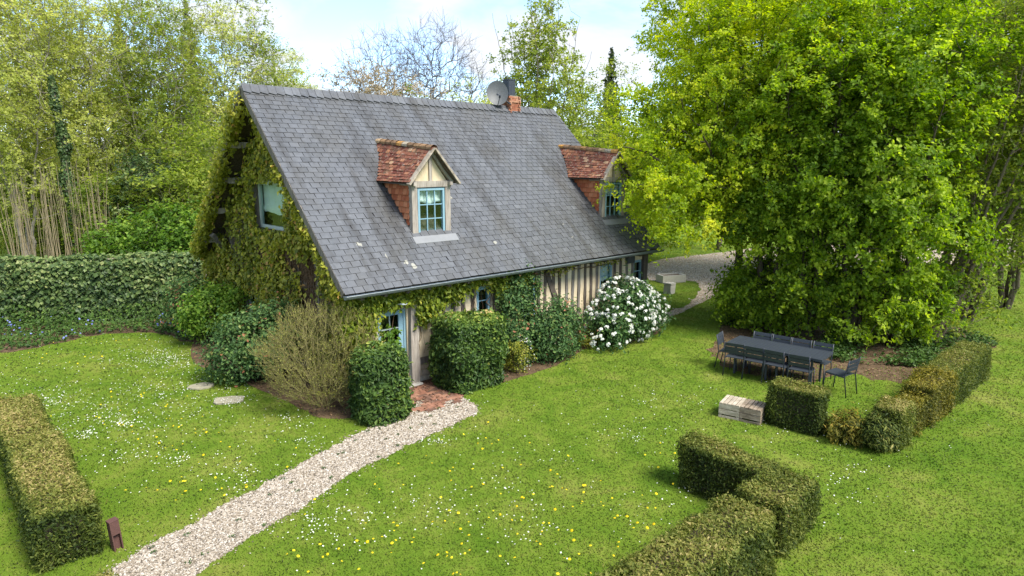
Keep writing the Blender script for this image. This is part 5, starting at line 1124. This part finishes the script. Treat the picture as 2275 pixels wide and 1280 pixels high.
# ------------------------------------------------------------------ ivy wall and its border
w0, w1 = np.array([-21.5, 17.6]), np.array([-10.15, 20.9]); wa = math.atan2(*(w1-w0)[::-1]); WL = np.linalg.norm(w1-w0)
gwl = thing('garden_wall', 'old garden wall almost hidden by ivy', 'wall', ((w0+w1)[0]/2, (w0+w1)[1]/2, 0), wa)
b = MB(); b.box((-WL/2, -0.1, 0), (WL/2, 0.2, 1.98)); b.build('wall_core', 'mortar', gwl)
rng = np.random.default_rng(181); wv = []
for k in range(8):
    b = MB(); b.box((-0.5, -0.5, -0.5), (0.5, 0.5, 0.5), rng.uniform(0, 0.6), 0.1, rng); wv.append(b.mesh('stone', 'stone'))
for j in range(5):
    x = -WL/2 + 0.1 + rng.uniform(0, 0.2)
    while x < WL/2 - 0.3:
        wd_ = rng.uniform(0.25, 0.45); o = link('stone', wv[rng.integers(8)], gwl, (x+wd_/2, -0.10, 0.12 + j*0.2)); o.scale = (wd_*0.93, 0.1, 0.18); x += wd_
iv = thing('ivy', 'dense dark ivy draped over the garden wall', 'ivy', ((w0+w1)[0]/2, (w0+w1)[1]/2, 0), wa)
n = 24000; x = rng.uniform(-WL/2, WL/2, n); u_ = rng.random(n)
zt = 1.98 + 0.10*vnoise(np.column_stack([x, x*0]), 1.2, 2); top_ = u_ < 0.22; z = np.where(top_, zt + rng.normal(0.05, 0.05, n), rng.uniform(0.03, 1, n)**0.9*zt)
y = np.where(top_, rng.uniform(-0.28, 0.4, n), -0.16 - np.abs(rng.normal(0, 0.08, n)) - 0.10*np.clip(z/2, 0, 1))
P = np.column_stack([x, y, z]); dn = vnoise(P[:, [0, 2]], 1.3, 6) + 0.4*vnoise(P[:, [0, 2]], 4, 7); kp = (z > 0.5) | (dn + (z-0.1)*2.2 > -0.75); P, top_ = P[kp], top_[kp]
N = np.where(top_[:, None], np.array([[0, -0.2, 0.9]]), np.array([[0, -0.75, 0.5]])) + rng.normal(0, 0.38, P.shape)
tn = np.clip(0.42 + 0.25*(P[:, 2] > 1.2) *1.0 *0.6 + 0.14*vnoise(P, 1.0, 8) + rng.normal(0, 0.2, len(P)), 0, 1); link('leaves', leaf_mesh('leaves', P, N, 0.115*np.exp(rng.normal(0, 0.22, len(P))), tn, rng, 'lf_ivy', aspect=0.85, droop=1.1, fold=0.08), iv)
# border plants: one leafy mass, blue and yellow flowers scattered in it
rng = np.random.default_rng(185); mn, mx = BED_L[:, :2].min(0), BED_L[:, :2].max(0); q = rng.uniform(mn, mx, (60000, 2)); q = q[in_poly(q, BED_L)]; dn = vnoise(q, 1.0, 12); q = q[dn + rng.normal(0, 0.4, len(q)) > -0.75][:15000]
wallside = np.clip(((q - w0)@np.array([-math.sin(wa), math.cos(wa)])), -3.0, 0); hmx = 0.16 + 0.80*np.exp(wallside/0.8) + 0.10*vnoise(q, 1.8, 13); P = np.column_stack([q, np.clip(hmx, 0.06, 0.9)*rng.random(len(q))**0.6])
o = link('border_foliage', leaf_mesh('border_foliage', P, np.array([0.0, -0.3, 0.8]) + rng.normal(0, 0.5, P.shape), 0.095*np.exp(rng.normal(0, 0.3, len(P))), np.clip(0.42 + 0.15*vnoise(q, 0.8, 14) + rng.normal(0, 0.2, len(P)), 0, 1), rng, 'lf_bushy' , aspect=0.5)); tag(o, 'low green border plants under the ivy wall', None, kind='stuff'); o.data.materials.clear(); o.data.materials.append(M['lf_under'])
k = rng.choice(len(P), 900, False); bl_ = P[k]; bl_ = bl_[vnoise(bl_, 1.6, 15) > 0.15]; bl_[:, 2] += 0.05
o = link('blue_flowers', leaf_mesh('blue_flowers', bl_, np.array([0, -0.5, 0.7]) + rng.normal(0, 0.4, bl_.shape), 0.062, rng.random(len(bl_)), rng, 'bluebell', aspect=1.0)); tag(o, 'small blue flowers in the border under the ivy wall', None, kind='stuff')

# ------------------------------------------------------------------ trees
def zrow(py, y): return on_depth(W/2, py, y)[2]
# dark green group behind the table
GRP = 'dark green trees behind the garden table'
for k, (p, h, sd_, lb) in enumerate((((7.75, 19.0), 7.4, 201, 'deep green broadleaf tree nearest the gravel yard in the group behind the table'), ((8.65, 18.1), 8.9, 202, 'deep green broadleaf tree behind the left half of the garden table'),
        ((9.6, 17.6), 7.6, 203, 'deep green broadleaf tree behind the right half of the garden table'), ((10.65, 17.4), 9.4, 204, 'deep green broadleaf tree over the bare soil beside the long hedge'))):
    tree('broadleaf_tree', lb, p, fan(h*0.9, 4, 1.3, sd_), [(0, -0.1, 1.3, 1.4, 1.15, 1.15), (0, 0, 3.8, 1.55, 1.4, 1.7), (0.1, 0.1, h-2.2, 1.75, 1.6, 2.2)], 360, 112, 0.27, 0.105, 'lf_deep', 'bark_dark', sd_, 0.13, 0.52, 0.18, 0.2, 0.32, 0.42, group=GRP, aspect=0.70, lo=0.12, twn=7, twigs=1, droop=0.8)
tree('leaning_tree', 'multi stemmed olive green tree leaning right over the hedge end', (11.7, 17.3), fan(9.0, 9, 1.6, 205, (2.4, 0.4)), [(0.2, -0.3, 1.2, 0.9, 0.9, 1.0), (0.6, 0, 2.0, 1.0, 1.1, 1.5), (1.9, 0.2, 5.0, 1.9, 1.7, 2.6), (3.0, 0.3, 8.0, 2.4, 2.0, 3.0)], 620, 42, 0.26, 0.10, 'lf_olive', 'bark', 205, 0.085, 0.48, 0.2, 0.2, 0.4, 0.25, twigs=1, lo=0.4)
tree('leaning_tree', 'olive green many stemmed tree at the right edge beyond the leaning stems', (14.6, 20.0), fan(10.5, 7, 1.9, 206, (1.0, 0)), [(0.3, 0, 3.2, 1.6, 1.6, 1.9), (0.6, 0, 7.0, 2.7, 2.3, 3.6)], 520, 42, 0.30, 0.11, 'lf_olive', 'bark', 206, 0.09, 0.55, 0.2, 0.2, 0.4, 0.25, twigs=1, lo=0.9)
tree('leaning_tree', 'olive green low hanging tree filling the right edge above the far lawn', (17.2, 21.8), fan(10.0, 6, 1.8, 209), [(0, 0, 3.0, 1.7, 1.6, 1.6), (0, 0, 6.6, 2.5, 2.2, 3.2)], 430, 42, 0.32, 0.115, 'lf_olive', 'bark', 209, 0.09, 0.6, 0.2, 0.2, 0.4, 0.25, twigs=1, lo=0.9)
# yellow green maple in front of the far roof end
tree('maple_tree', 'yellow green maple hanging over the far end of the slate roof', (7.5, 21.0), [straight(9.5, (-0.6, -0.3), 7, 1), np.array([[0, 0, 2.2], [-1.6, -1.2, 4.0], [-3.6, -2.4, 5.2], [-4.4, -2.8, 5.4]]), np.array([[0, 0, 2.8], [-1.2, -1.6, 4.4], [-2.4, -3.0, 6.0]])],
     [(-0.1, -0.9, 7.8, 2.5, 2.4, 3.3), (-2.1, -1.5, 5.7, 2.1, 1.8, 1.8), (-2.7, -2.3, 4.0, 1.75, 1.3, 1.25), (-0.6, -1.7, 4.4, 1.6, 1.3, 1.8)], 1050, 120, 0.28, 0.088, 'lf_maple', 'bark_dark', 211, 0.16, 0.52, 0.2, 0.2, 0.45, 0.35, twigs=1, droop=0.5, aspect=0.66, twn=6)
tree('maple_tree', 'taller yellow green tree with thin bronze crown behind the maple', (12.2, 37.5), [straight(16, (0.2, 0), 7, 2)], [(-0.8, 0, 13.0, 4.6, 3.4, 5.0), (-0.4, 0, 8, 4.0, 3.0, 3.2)], 700, 60, 0.46, 0.14, 'lf_maple', 'bark', 212, 0.17, 0.55, 0.2, 0.2, 0.55, 0.3, twigs=2, tri=True, aspect=0.85)
for k, (px, y, h, rx, lb, m_, n_) in enumerate(((1790, 25.5, 14.5, 2.9, 'light green tree rising above the left of the dark group', 'lf_fresh', 620), (1960, 27, 15.5, 3.1, 'tall light green tree rising above the middle of the dark group', 'lf_fresh', 640), (2130, 24, 14.0, 3.0, 'light green tree with open top near the upper right corner', 'lf_deep', 640), (2290, 27, 15.5, 3.4, 'light green tree cut by the right edge', 'lf_fresh', 560))):
    tree('ash_tree', lb, (bx(px, y), y), [straight(h-1, (0.3*(-1)**k, 0), 7, 30+k)], [(0, 0, h*0.70, rx, rx*0.85, h*0.30), (0, 0, h*0.42, rx*0.85, rx*0.75, h*0.2)], n_, 42, 0.38, 0.12, m_, 'bark', 221+k, 0.16, 0.6, 0.2, 0.2, 0.6, 0.3, twigs=1, group='light green trees behind the dark group', lo=2.0, tri=True, aspect=0.85)

# tree and shrubs behind the roof
tree('vase_tree', 'upright fan shaped young leaved tree behind the chimney', (bx(1200, 33), 33), fan(zrow(15, 33), 11, 2.5, 231), [(0, 0, 8.6, 2.3, 2.2, 3.2), (0, 0, 11.2, 1.6, 1.5, 2.6), (0, 0, 6.0, 2.2, 2.0, 1.8)], 560, 36, 0.26, 0.11, 'lf_fresh', 'bark', 231, 0.07, 0.60, 0.18, 0.18, 0.6, 0.25, twigs=2, up=0.3, tri=True, aspect=0.85)
def bare(name, label, px, y, topy, rx, seed, n=900, stems=None, mat=None, per=0, tip=0.014, low=0.42, lean=0.0):
    h = zrow(topy, y); return tree(name, label, (bx(px, y), y), [straight(h*0.8, (lean, 0), 7, seed, 0.2)], [(lean*0.6, 0, h*0.66, rx, rx*0.8, h*0.34), (lean*0.8, 0, h*0.82, rx*0.75, rx*0.7, h*0.19)], n, per, 0.5, 0.12, mat or 'lf_tan', 'bark_bare', seed, 0.26, 0.5, 0.2, 0.2, 0.4, 0.15, twigs=3, tip=tip, wob=0.10, pbias=0.30)
bare('bare_tree', 'large leafless tree with domed crown on the skyline', 968, 62, 48, 4.9, 241, 680)
bare('bare_tree', 'smaller leafless tree leaning left beside the large bare one', 905, 60, 76, 5.0, 242, 600, lean=-2.4)
bare('bare_tree', 'low leafless tree just left of the fan shaped tree', 1050, 58, 148, 2.4, 243, 260)
tree('blossom_tree', 'pinkish tan blossoming tree above the ridge', (bx(842, 47), 47), [straight(8, (0, 0), 6, 4)], [(0, 0, 8.6, 3.8, 2.6, 3.3), (-1.2, 0, 7.4, 3.0, 2.2, 2.5)], 620, 42, 0.38, 0.11, 'lf_tan', 'bark', 244, 0.14, 0.55, 0.22, 0.15, 0.5, 0.3, twigs=3, tip=0.010, tri=True, aspect=0.9)
tree('blossom_tree', 'thin brownish sapling in the gap right of the left wood', (bx(718, 44), 44), [straight(7.5, (0, 0), 6, 5)], [(0, 0, 7.2, 2.0, 1.6, 2.6)], 300, 5, 0.35, 0.11, 'lf_tan', 'bark', 245, 0.09, 0.45, 0.2, 0.15, 0.5, 0.3, twigs=3, tip=0.010)
for k, (px, y, ty, r_, m_, lb) in enumerate(((800, 42, 205, 2.6, 'lf_olive', 'olive green bush rising just behind the ridge below the blossom'), (945, 42, 207, 2.6, 'lf_olive', 'olive green bush behind the ridge under the bare trees'), (1070, 40, 188, 2.4, 'lf_pale', 'pale thin bush behind the satellite dish'), (1290, 36, 190, 2.8, 'lf_fresh', 'fresh green bush behind the far roof end'), (1345, 44, 150, 3.2, 'lf_olive', 'rounded olive green tree below the dark spire'), (1420, 33, 250, 2.8, 'lf_maple', 'yellow green bush between the maple and the roof end'), (1300, 31, 275, 2.3, 'lf_fresh', 'low bright bush at the foot of the fan shaped tree'))):
    h = zrow(ty, y); tree('tall_bush', lb, (bx(px, y), y), fan(h*0.8, 5, r_*0.6, 250+k), [(0, 0, h*0.55, r_, r_*0.8, h*0.45)], 300, 42, 0.40, 0.125, m_, 'bark', 250+k, 0.06, 0.55, 0.2, 0.2, 0.5, 0.2, twigs=1, group='bushes behind the ridge', tri=True, aspect=0.85)
def conifer(label, px, y, topy, r_, seed):
    rng = np.random.default_rng(seed); h = zrow(topy, y); T_ = thing('conifer', label, 'tree', (bx(px, y), y, 0), 0, 'dark conifers on the skyline'); b = MB(); b.tube([(0, 0, 0), (0, 0, h*0.5), (0, 0, h-0.1)], [0.22, 0.12, 0.015], 7); b.build('trunk', 'bark_dark', T_, True)
    n = 3000; z = h*(1 - rng.random(n)**0.55*0.8); a = rng.uniform(0, 6.28, n); whorl = 0.75 + 0.25*np.sin(z*7 + 2*np.sin(a*3)); rad = r_*((h-z)/h*1.15 + 0.03)*whorl*rng.random(n)**0.45; P = np.column_stack([rad*np.cos(a), rad*np.sin(a), z - 0.15*rad])
    link('crown', leaf_mesh('crown', P, np.column_stack([np.cos(a)*0.4, np.sin(a)*0.4, np.full(n, 0.7)]) + rng.normal(0, 0.4, (n, 3)), 0.42*np.exp(rng.normal(0, 0.2, n)), np.clip(rng.normal(0.5, 0.25, n), 0, 1), rng, 'lf_conifer', aspect=0.4, droop=0.6), T_)
conifer('narrow dark conifer spire right of the fan shaped tree', 1352, 48, 103, 2.2, 261)
conifer('dark conifer top behind the left wood, left of the two', 298, 50, 8, 3.0, 262)
conifer('dark conifer top behind the left wood, right of the two', 445, 52, -6, 3.0, 263)

# the wood behind the ivy wall
for k, (px, y, h, rx, m_, n_, per, lb, t0) in enumerate((
        (35, 29, 14.0, 2.9, 'lf_pale', 560, 26, 'pale green tree at the left edge of the wood', 0.5),
        (165, 31, 15.0, 2.7, 'lf_pale', 560, 26, 'pale green tree with thin top above the ivy clad trunk', 0.55),
        (265, 35, 15.5, 3.0, 'lf_pale', 560, 26, 'pale green tree left of the first conifer top', 0.5),
        (360, 33, 14.0, 2.8, 'lf_fresh', 560, 28, 'fresh green tree in the middle of the wood', 0.45),
        (455, 36, 14.6, 3.0, 'lf_pale', 560, 28, 'pale green tree in front of the right conifer top', 0.5),
        (560, 39, 14.2, 3.1, 'lf_fresh', 560, 28, 'fresh green tree behind the gable peak', 0.5),
        (640, 43, 12.6, 2.5, 'lf_pale', 480, 22, 'thin pale tree at the right end of the wood', 0.5),
        (95, 37, 15.5, 3.0, 'lf_pale', 460, 24, 'pale green tree far back at the left of the wood', 0.45))):
    if k < 5:
        SPR = globals().setdefault('SPR', []); SPR.append((h, tree('spring_tree', lb, (bx(px, y), y), [straight(h-1.5, (0.5*(-1)**k, 0), 8, 60+k, 0.2)] + fan(h*0.75, 3, 2.0, 70+k), [(0, 0, h*0.68, rx, rx*0.85, h*0.32), (0.2, 0, h*0.40, rx*1.0, rx*0.85, h*0.24)], n_, 66, 0.46, 0.088, m_, 'bark_pale', 271+k, 0.11, t0, 0.2, 0.18, 0.6, 0.3, twigs=2, tip=0.010, group='trees of the wood behind the ivy wall', tri=True, aspect=0.85)))
    else: h0, src = SPR[[3, 1, 0][k-5]]; dup_tree(src, 'spring_tree', lb, (bx(px, y), y), 2.1 + k, (rx/2.8, h/h0), 'trees of the wood behind the ivy wall')
for k, (px, y, ty, r_, m_, lb, t0) in enumerate(((250, 27.5, 400, 1.7, 'lf_fresh', 'green understorey bush right of the tan shoots', 0.3), (330, 28, 345, 1.9, 'lf_ivy', 'dark ivy covered thicket in the wood', 0.35), (405, 27, 385, 1.8, 'lf_fresh', 'bright green understorey bush beside the gable', 0.45), (470, 29, 270, 1.9, 'lf_fresh', 'fresh green bush close behind the gable verge', 0.5), (370, 25.5, 470, 1.7, 'lf_bushy', 'low green bush just behind the ivy wall', 0.25), (120, 32, 330, 2.6, 'lf_fresh', 'green bush behind the tan shoots', 0.45), (10, 31, 330, 2.4, 'lf_pale', 'pale bush at the left edge behind the tan shoots', 0.5), (255, 25.6, 500, 1.3, 'lf_bushy', 'small bright bush just behind the ivy wall', 0.5), (445, 25.2, 480, 1.3, 'lf_bushy', 'small green bush between wall and gable', 0.4))):
    h = max(1.6, zrow(ty, y)); tree('understorey_bush', lb, (bx(px, y), y), fan(h*0.8, 5, r_*0.6, 290+k), [(0, 0, h*0.52, r_, r_*0.8, h*0.48)], 280, 42, 0.34, 0.12, m_, 'bark', 290+k, 0.04, t0, 0.2, 0.2, 0.45, 0.2, twigs=1, group='bushes under the wood', tri=True, aspect=0.85)
# ivy clad trunk
ix, iy = bx(165, 28), 28.0; it = thing('ivy_clad_tree', 'tall bare tree stem wrapped in dark ivy', 'tree', (ix, iy, 0)); st = straight(8.6, (-0.5, 0), 7, 5, 0.12); b = MB(); b.tube(st, np.linspace(0.2, 0.09, 7), 8); b.build('trunk', 'bark', it, True)
rng = np.random.default_rng(301); n = 5200; f_ = rng.random(n)*6; i0 = np.minimum(f_.astype(int), 5); c = st[i0] + (st[i0+1]-st[i0])*(f_-i0)[:, None]; a = rng.uniform(0, 6.28, n); rr = (0.30 + 0.10*np.sin(f_*5))*rng.random(n)**0.4*np.clip(1.35 - f_/7, 0.4, 1.3); d = np.column_stack([np.cos(a), np.sin(a), 0*a]); link('ivy', leaf_mesh('ivy', c + d*rr[:, None], d + np.array([0, 0, 0.5]) + rng.normal(0, 0.4, (n, 3)), 0.12, np.clip(rng.normal(0.38, 0.2, n), 0, 1), rng, 'lf_ivy', aspect=0.85), it)
# tan coppice shoots
for k, (px, y, hh, lb) in enumerate(((12, 25.5, 4.6, 'tan leafless shoots at the left edge behind the ivy wall'), (60, 26.5, 4.4, 'tan leafless shoots, second stool from the left edge'), (105, 25.6, 4.9, 'tan leafless shoots, third stool from the left edge'), (150, 26.2, 4.9, 'tan leafless shoots before the ivy clad trunk'), (190, 25.6, 5.0, 'tan leafless shoots right of the ivy clad trunk'), (222, 26.3, 4.2, 'tan leafless shoots at the right end of the row'))):
    rng = np.random.default_rng(310+k); cp = thing('coppice_stool', lb, 'shrub', (bx(px, y), y, 0), 0, 'tan coppice shoots behind the ivy wall')
    for j in range(17):
        a, sp = rng.uniform(0, 6.28), rng.uniform(0.05, 0.42); h_ = hh*rng.uniform(0.65, 1.05); q = np.linspace(0, 1, 6); b = MB()
        b.tube(np.column_stack([(0.2*math.cos(a)) + sp*math.cos(a)*q*1.3 + np.cumsum(rng.normal(0, 0.035, 6)), 0.2*math.sin(a) + sp*math.sin(a)*q, h_*q]), np.linspace(0.017, 0.006, 6), 4, False); b.build('shoot', 'shoot', cp, True)

# far wood closing the horizon: reads as one mass
rng = np.random.default_rng(320); n = 11000; az = rng.uniform(-1.15, 1.15, n); dd_ = rng.uniform(75, 120, n); hh = 6.5 + 2.2*vnoise(np.column_stack([az*30, az*0]), 0.5, 3); z = hh*rng.random(n)**0.7
P = np.column_stack([np.sin(az)*dd_, np.cos(az)*dd_, np.maximum(z, 0.1)]); o = link('far_treeline', leaf_mesh('far_treeline', P, np.column_stack([-np.sin(az), -np.cos(az), np.full(n, 0.7)]) + rng.normal(0, 0.5, (n, 3)), rng.uniform(0.9, 1.8, n), np.clip(0.4 + 0.2*vnoise(P, 0.08, 5) + rng.normal(0, 0.15, n), 0, 1), rng, 'lf_olive', aspect=0.8)); tag(o, 'far off wood along the horizon', None, kind='stuff')

shrub('shade_bush', 'dark spreading bush at the left foot of the tree group by the curving path', at(1655, 722)[:2], [(0, 0, 0.85, 1.0, 0.8, 0.95), (0.5, 0.2, 1.5, 0.8, 0.7, 0.8)], 8500, 0.095, 'lf_deep', 208, tint0=0.32, nst=9)

# ------------------------------------------------------------------ ground cover, grass, flowers
rng = np.random.default_rng(330)
q = rng.uniform((5.6, 14.6), (14.2, 21), (40000, 2)); q = q[in_poly(q, GROVE)]; q = q[vnoise(q, 0.9, 2) + rng.normal(0, 0.3, len(q)) > -0.3][:11000]
P = np.column_stack([q, rng.random(len(q))*0.16 + 0.02]); o = link('ground_ivy', leaf_mesh('ground_ivy', P, np.array([0, 0, 1.0]) + rng.normal(0, 0.4, P.shape), 0.085*np.exp(rng.normal(0, 0.2, len(P))), np.clip(rng.normal(0.42, 0.2, len(P)), 0, 1), rng, 'lf_under', aspect=0.8)); tag(o, 'ivy carpet on the shaded earth under the trees', None, kind='stuff')
parts_ = []
for poly, n in ((SOIL, 1500), (PAVE, 160), (BED_H, 900), (BED_F, 500)):
    mn, mx = poly[:, :2].min(0), poly[:, :2].max(0); q = rng.uniform(mn, mx, (n*4, 2)); parts_.append(q[in_poly(q, poly)][:n])
q = np.vstack(parts_); P = np.column_stack([q, np.full(len(q), 0.035)]); hl = to_house(q); P = P[~((hl[:, 0] > 0.5) & (hl[:, 1] > 0.42))]
o = link('leaf_litter', leaf_mesh('leaf_litter', P, np.array([0, 0, 1.0]) + rng.normal(0, 0.3, P.shape), rng.uniform(0.03, 0.07, len(P)), rng.random(len(P)), rng, 'litter', aspect=0.6)); tag(o, 'dead leaves lying on the bare earth', None, kind='stuff')

HEDGE_FP = []
for o in list(COL.objects):
    if o.name.startswith(('clipped_hedge', 'laurel_shrub')):
        c = [ch for ch in o.children if ch.name.startswith('branches')][0]; co = np.array([v.co for v in c.data.vertices])[:4, :2]; ang = o.rotation_euler.z; R2 = np.array([[math.cos(ang), -math.sin(ang)], [math.sin(ang), math.cos(ang)]]); HEDGE_FP.append(co@R2.T + np.array(o.location[:2]))
def lawn_mask(q, soil_keep=0.55):
    ok = ~in_poly(q, PATH) & ~in_poly(q, HOUSE_FP) & ~in_poly(q, PAVE) & ~in_poly(q, BED_L) & ~in_poly(q, GROVE) & ~in_poly(q, COURT)
    thin = in_poly(q, BED_H) | in_poly(q, BED_F); soil = in_poly(q, SOIL); u_ = RNG.random(len(q)); ok &= ~(thin & (u_ > 0.05)) & ~(soil & (u_ > soil_keep*np.clip(0.8+vnoise(q, 1.2, 3), 0, 2)))
    for h in HEDGE_FP: ok &= ~in_poly(q, h)
    return ok
rng = np.random.default_rng(340); NG = 540000
dmin, dmax, g_ = 5.2, 42.0, 0.45                        # pdf(d) ~ d^(g-1): thinner with distance
u_ = rng.random(NG); d = (dmin**g_ + u_*(dmax**g_ - dmin**g_))**(1/g_); az = rng.uniform(-1.0, 1.0, NG); q = np.column_stack([np.sin(az)*d, np.cos(az)*d]); m = lawn_mask(q); q, d = q[m], d[m]; n = len(q)
edge = np.zeros(n); tall = np.clip(0.5*vnoise(q, 0.7, 3) + 0.5*vnoise(q, 2.6, 4), -0.7, 1.2)
hgt = (0.020 + 0.012*rng.random(n))*(1 + 0.22*tall); wdt = 0.0038 + 0.00085*d; a = rng.uniform(0, 6.28, n); ln = rng.uniform(0.2, 1.1, n)*hgt; b_ = rng.uniform(0, 6.28, n)
base = np.column_stack([q, np.zeros(n)]); off = np.column_stack([np.cos(a)*wdt, np.sin(a)*wdt, np.zeros(n)]); tip = base + np.column_stack([np.cos(b_)*ln, np.sin(b_)*ln, hgt])
V = np.stack([base-off, base+off, tip], 1).reshape(-1, 3); Tn = np.repeat(np.clip(rng.normal(0.68, 0.12, n), 0, 1), 3)
o = link('grass', mk_mesh('grass', V, [np.arange(n*3).reshape(n, 3)], 'blade', Tn)); tag(o, 'short mown grass blades of the lawn', None, kind='stuff')

def discs(name, q, rad, z, mat, label, seed, sides=6, dome=0.3):
    r = np.random.default_rng(seed); n = len(q); a = np.arange(sides)*2*math.pi/sides; nrm = unit(np.array([0, -0.12, 1.0]) + r.normal(0, 0.28, (n, 3))); x = unit(np.cross(nrm, np.array([0.3, 1, 0.1]))); y = np.cross(nrm, x)
    c = np.column_stack([q, z]); ring = c[:, None] + rad[:, None, None]*(np.cos(a)[None, :, None]*x[:, None] + np.sin(a)[None, :, None]*y[:, None]); V = np.concatenate([ring, (c + nrm*rad[:, None]*dome)[:, None]], 1).reshape(-1, 3)
    k = np.arange(sides); T = np.stack([k, (k+1) % sides, np.full(sides, sides)], 1)[None] + (np.arange(n)*(sides+1))[:, None, None]; o = link(name, mk_mesh(name, V, [T.reshape(-1, 3)], mat, np.repeat(r.random(n), sides+1))); return tag(o, label, None, kind='stuff')
rng = np.random.default_rng(350); DP = []
def drift(px, py, sx_, sy_, n):
    p = np.array([at(x, y)[:2] for x, y in zip(rng.normal(px, sx_, n), rng.normal(py, sy_, n)) if y > 640]); DP.append(p)
for a_ in ((120, 870, 110, 35, 420), (330, 800, 110, 28, 420), (420, 830, 60, 25, 200), (270, 940, 45, 14, 170), (190, 965, 35, 14, 110), (60, 900, 70, 30, 140), (330, 900, 110, 45, 220), (480, 905, 55, 22, 130), (640, 940, 40, 10, 50), (400, 1020, 30, 12, 45), (560, 1050, 80, 40, 110), (690, 990, 45, 25, 70), (250, 1000, 110, 50, 130),
           (960, 985, 35, 8, 55), (750, 1150, 90, 35, 80), (690, 1175, 25, 14, 45), (1180, 1110, 45, 35, 40), (1150, 1200, 40, 20, 30), (1300, 930, 120, 40, 50), (1450, 900, 80, 25, 36), (1520, 880, 60, 20, 26), (1420, 960, 45, 25, 40), (1430, 1100, 60, 40, 36), (1260, 1000, 160, 60, 50), (1900, 1050, 60, 25, 30), (1860, 1090, 40, 20, 18), (2000, 930, 60, 30, 16), (2110, 800, 30, 30, 12), (1600, 1060, 200, 80, 70), (1000, 1150, 200, 60, 110)):
    for j in range(3): drift(a_[0]+rng.normal(0, a_[2]*0.6), a_[1]+rng.normal(0, a_[3]*0.6), a_[2]*(0.35, 0.8, 1.5)[j], a_[3]*(0.35, 0.8, 1.4)[j], a_[4]//3)
q = np.vstack(DP); q = q[lawn_mask(q, 0)]; discs('daisies', q, rng.uniform(0.0075, 0.0135, len(q)), 0.045 + rng.random(len(q))*0.02, 'petal', 'white daisies sprinkled over the lawn', 351)
DP = []
for a_ in ((300, 940, 90, 35, 34), (420, 980, 70, 40, 20), (400, 1100, 60, 20, 14), (830, 1190, 90, 30, 10), (900, 1230, 80, 30, 12), (1180, 1060, 80, 60, 14), (1220, 1180, 110, 45, 22), (1340, 1120, 90, 60, 16), (1000, 1000, 120, 40, 14), (1150, 1230, 160, 40, 18), (1480, 1060, 40, 40, 8), (650, 1060, 160, 50, 14), (90, 800, 90, 8, 16), (230, 765, 80, 6, 12), (1000, 1130, 150, 60, 20), (720, 1240, 60, 20, 8)): drift(*a_)
q = np.vstack(DP); q = q[lawn_mask(q, 0)]; discs('dandelions', q, rng.uniform(0.012, 0.023, len(q)), 0.05 + rng.random(len(q))*0.03, 'dandelion', 'yellow dandelions scattered over the lawn', 352, 8, 0.45)
# weeds in the gravel path and a few petals fallen on hedge and table
q = rng.uniform(PATH[:, :2].min(0), PATH[:, :2].max(0), (3000, 2)); q = q[in_poly(q, PATH)]; q = q[::max(1, len(q)//34)]; q = np.repeat(q, 12, 0) + rng.normal(0, 0.022, (len(q)*12, 2)); P = np.column_stack([q, np.full(len(q), 0.03)]); o = link('weeds', leaf_mesh('weeds', P, np.array([0, 0, 1.0]) + rng.normal(0, 0.5, P.shape), 0.03, rng.random(len(P))*0.6, rng, 'lf_under')); tag(o, 'little green weeds growing in the gravel path', None, kind='stuff')
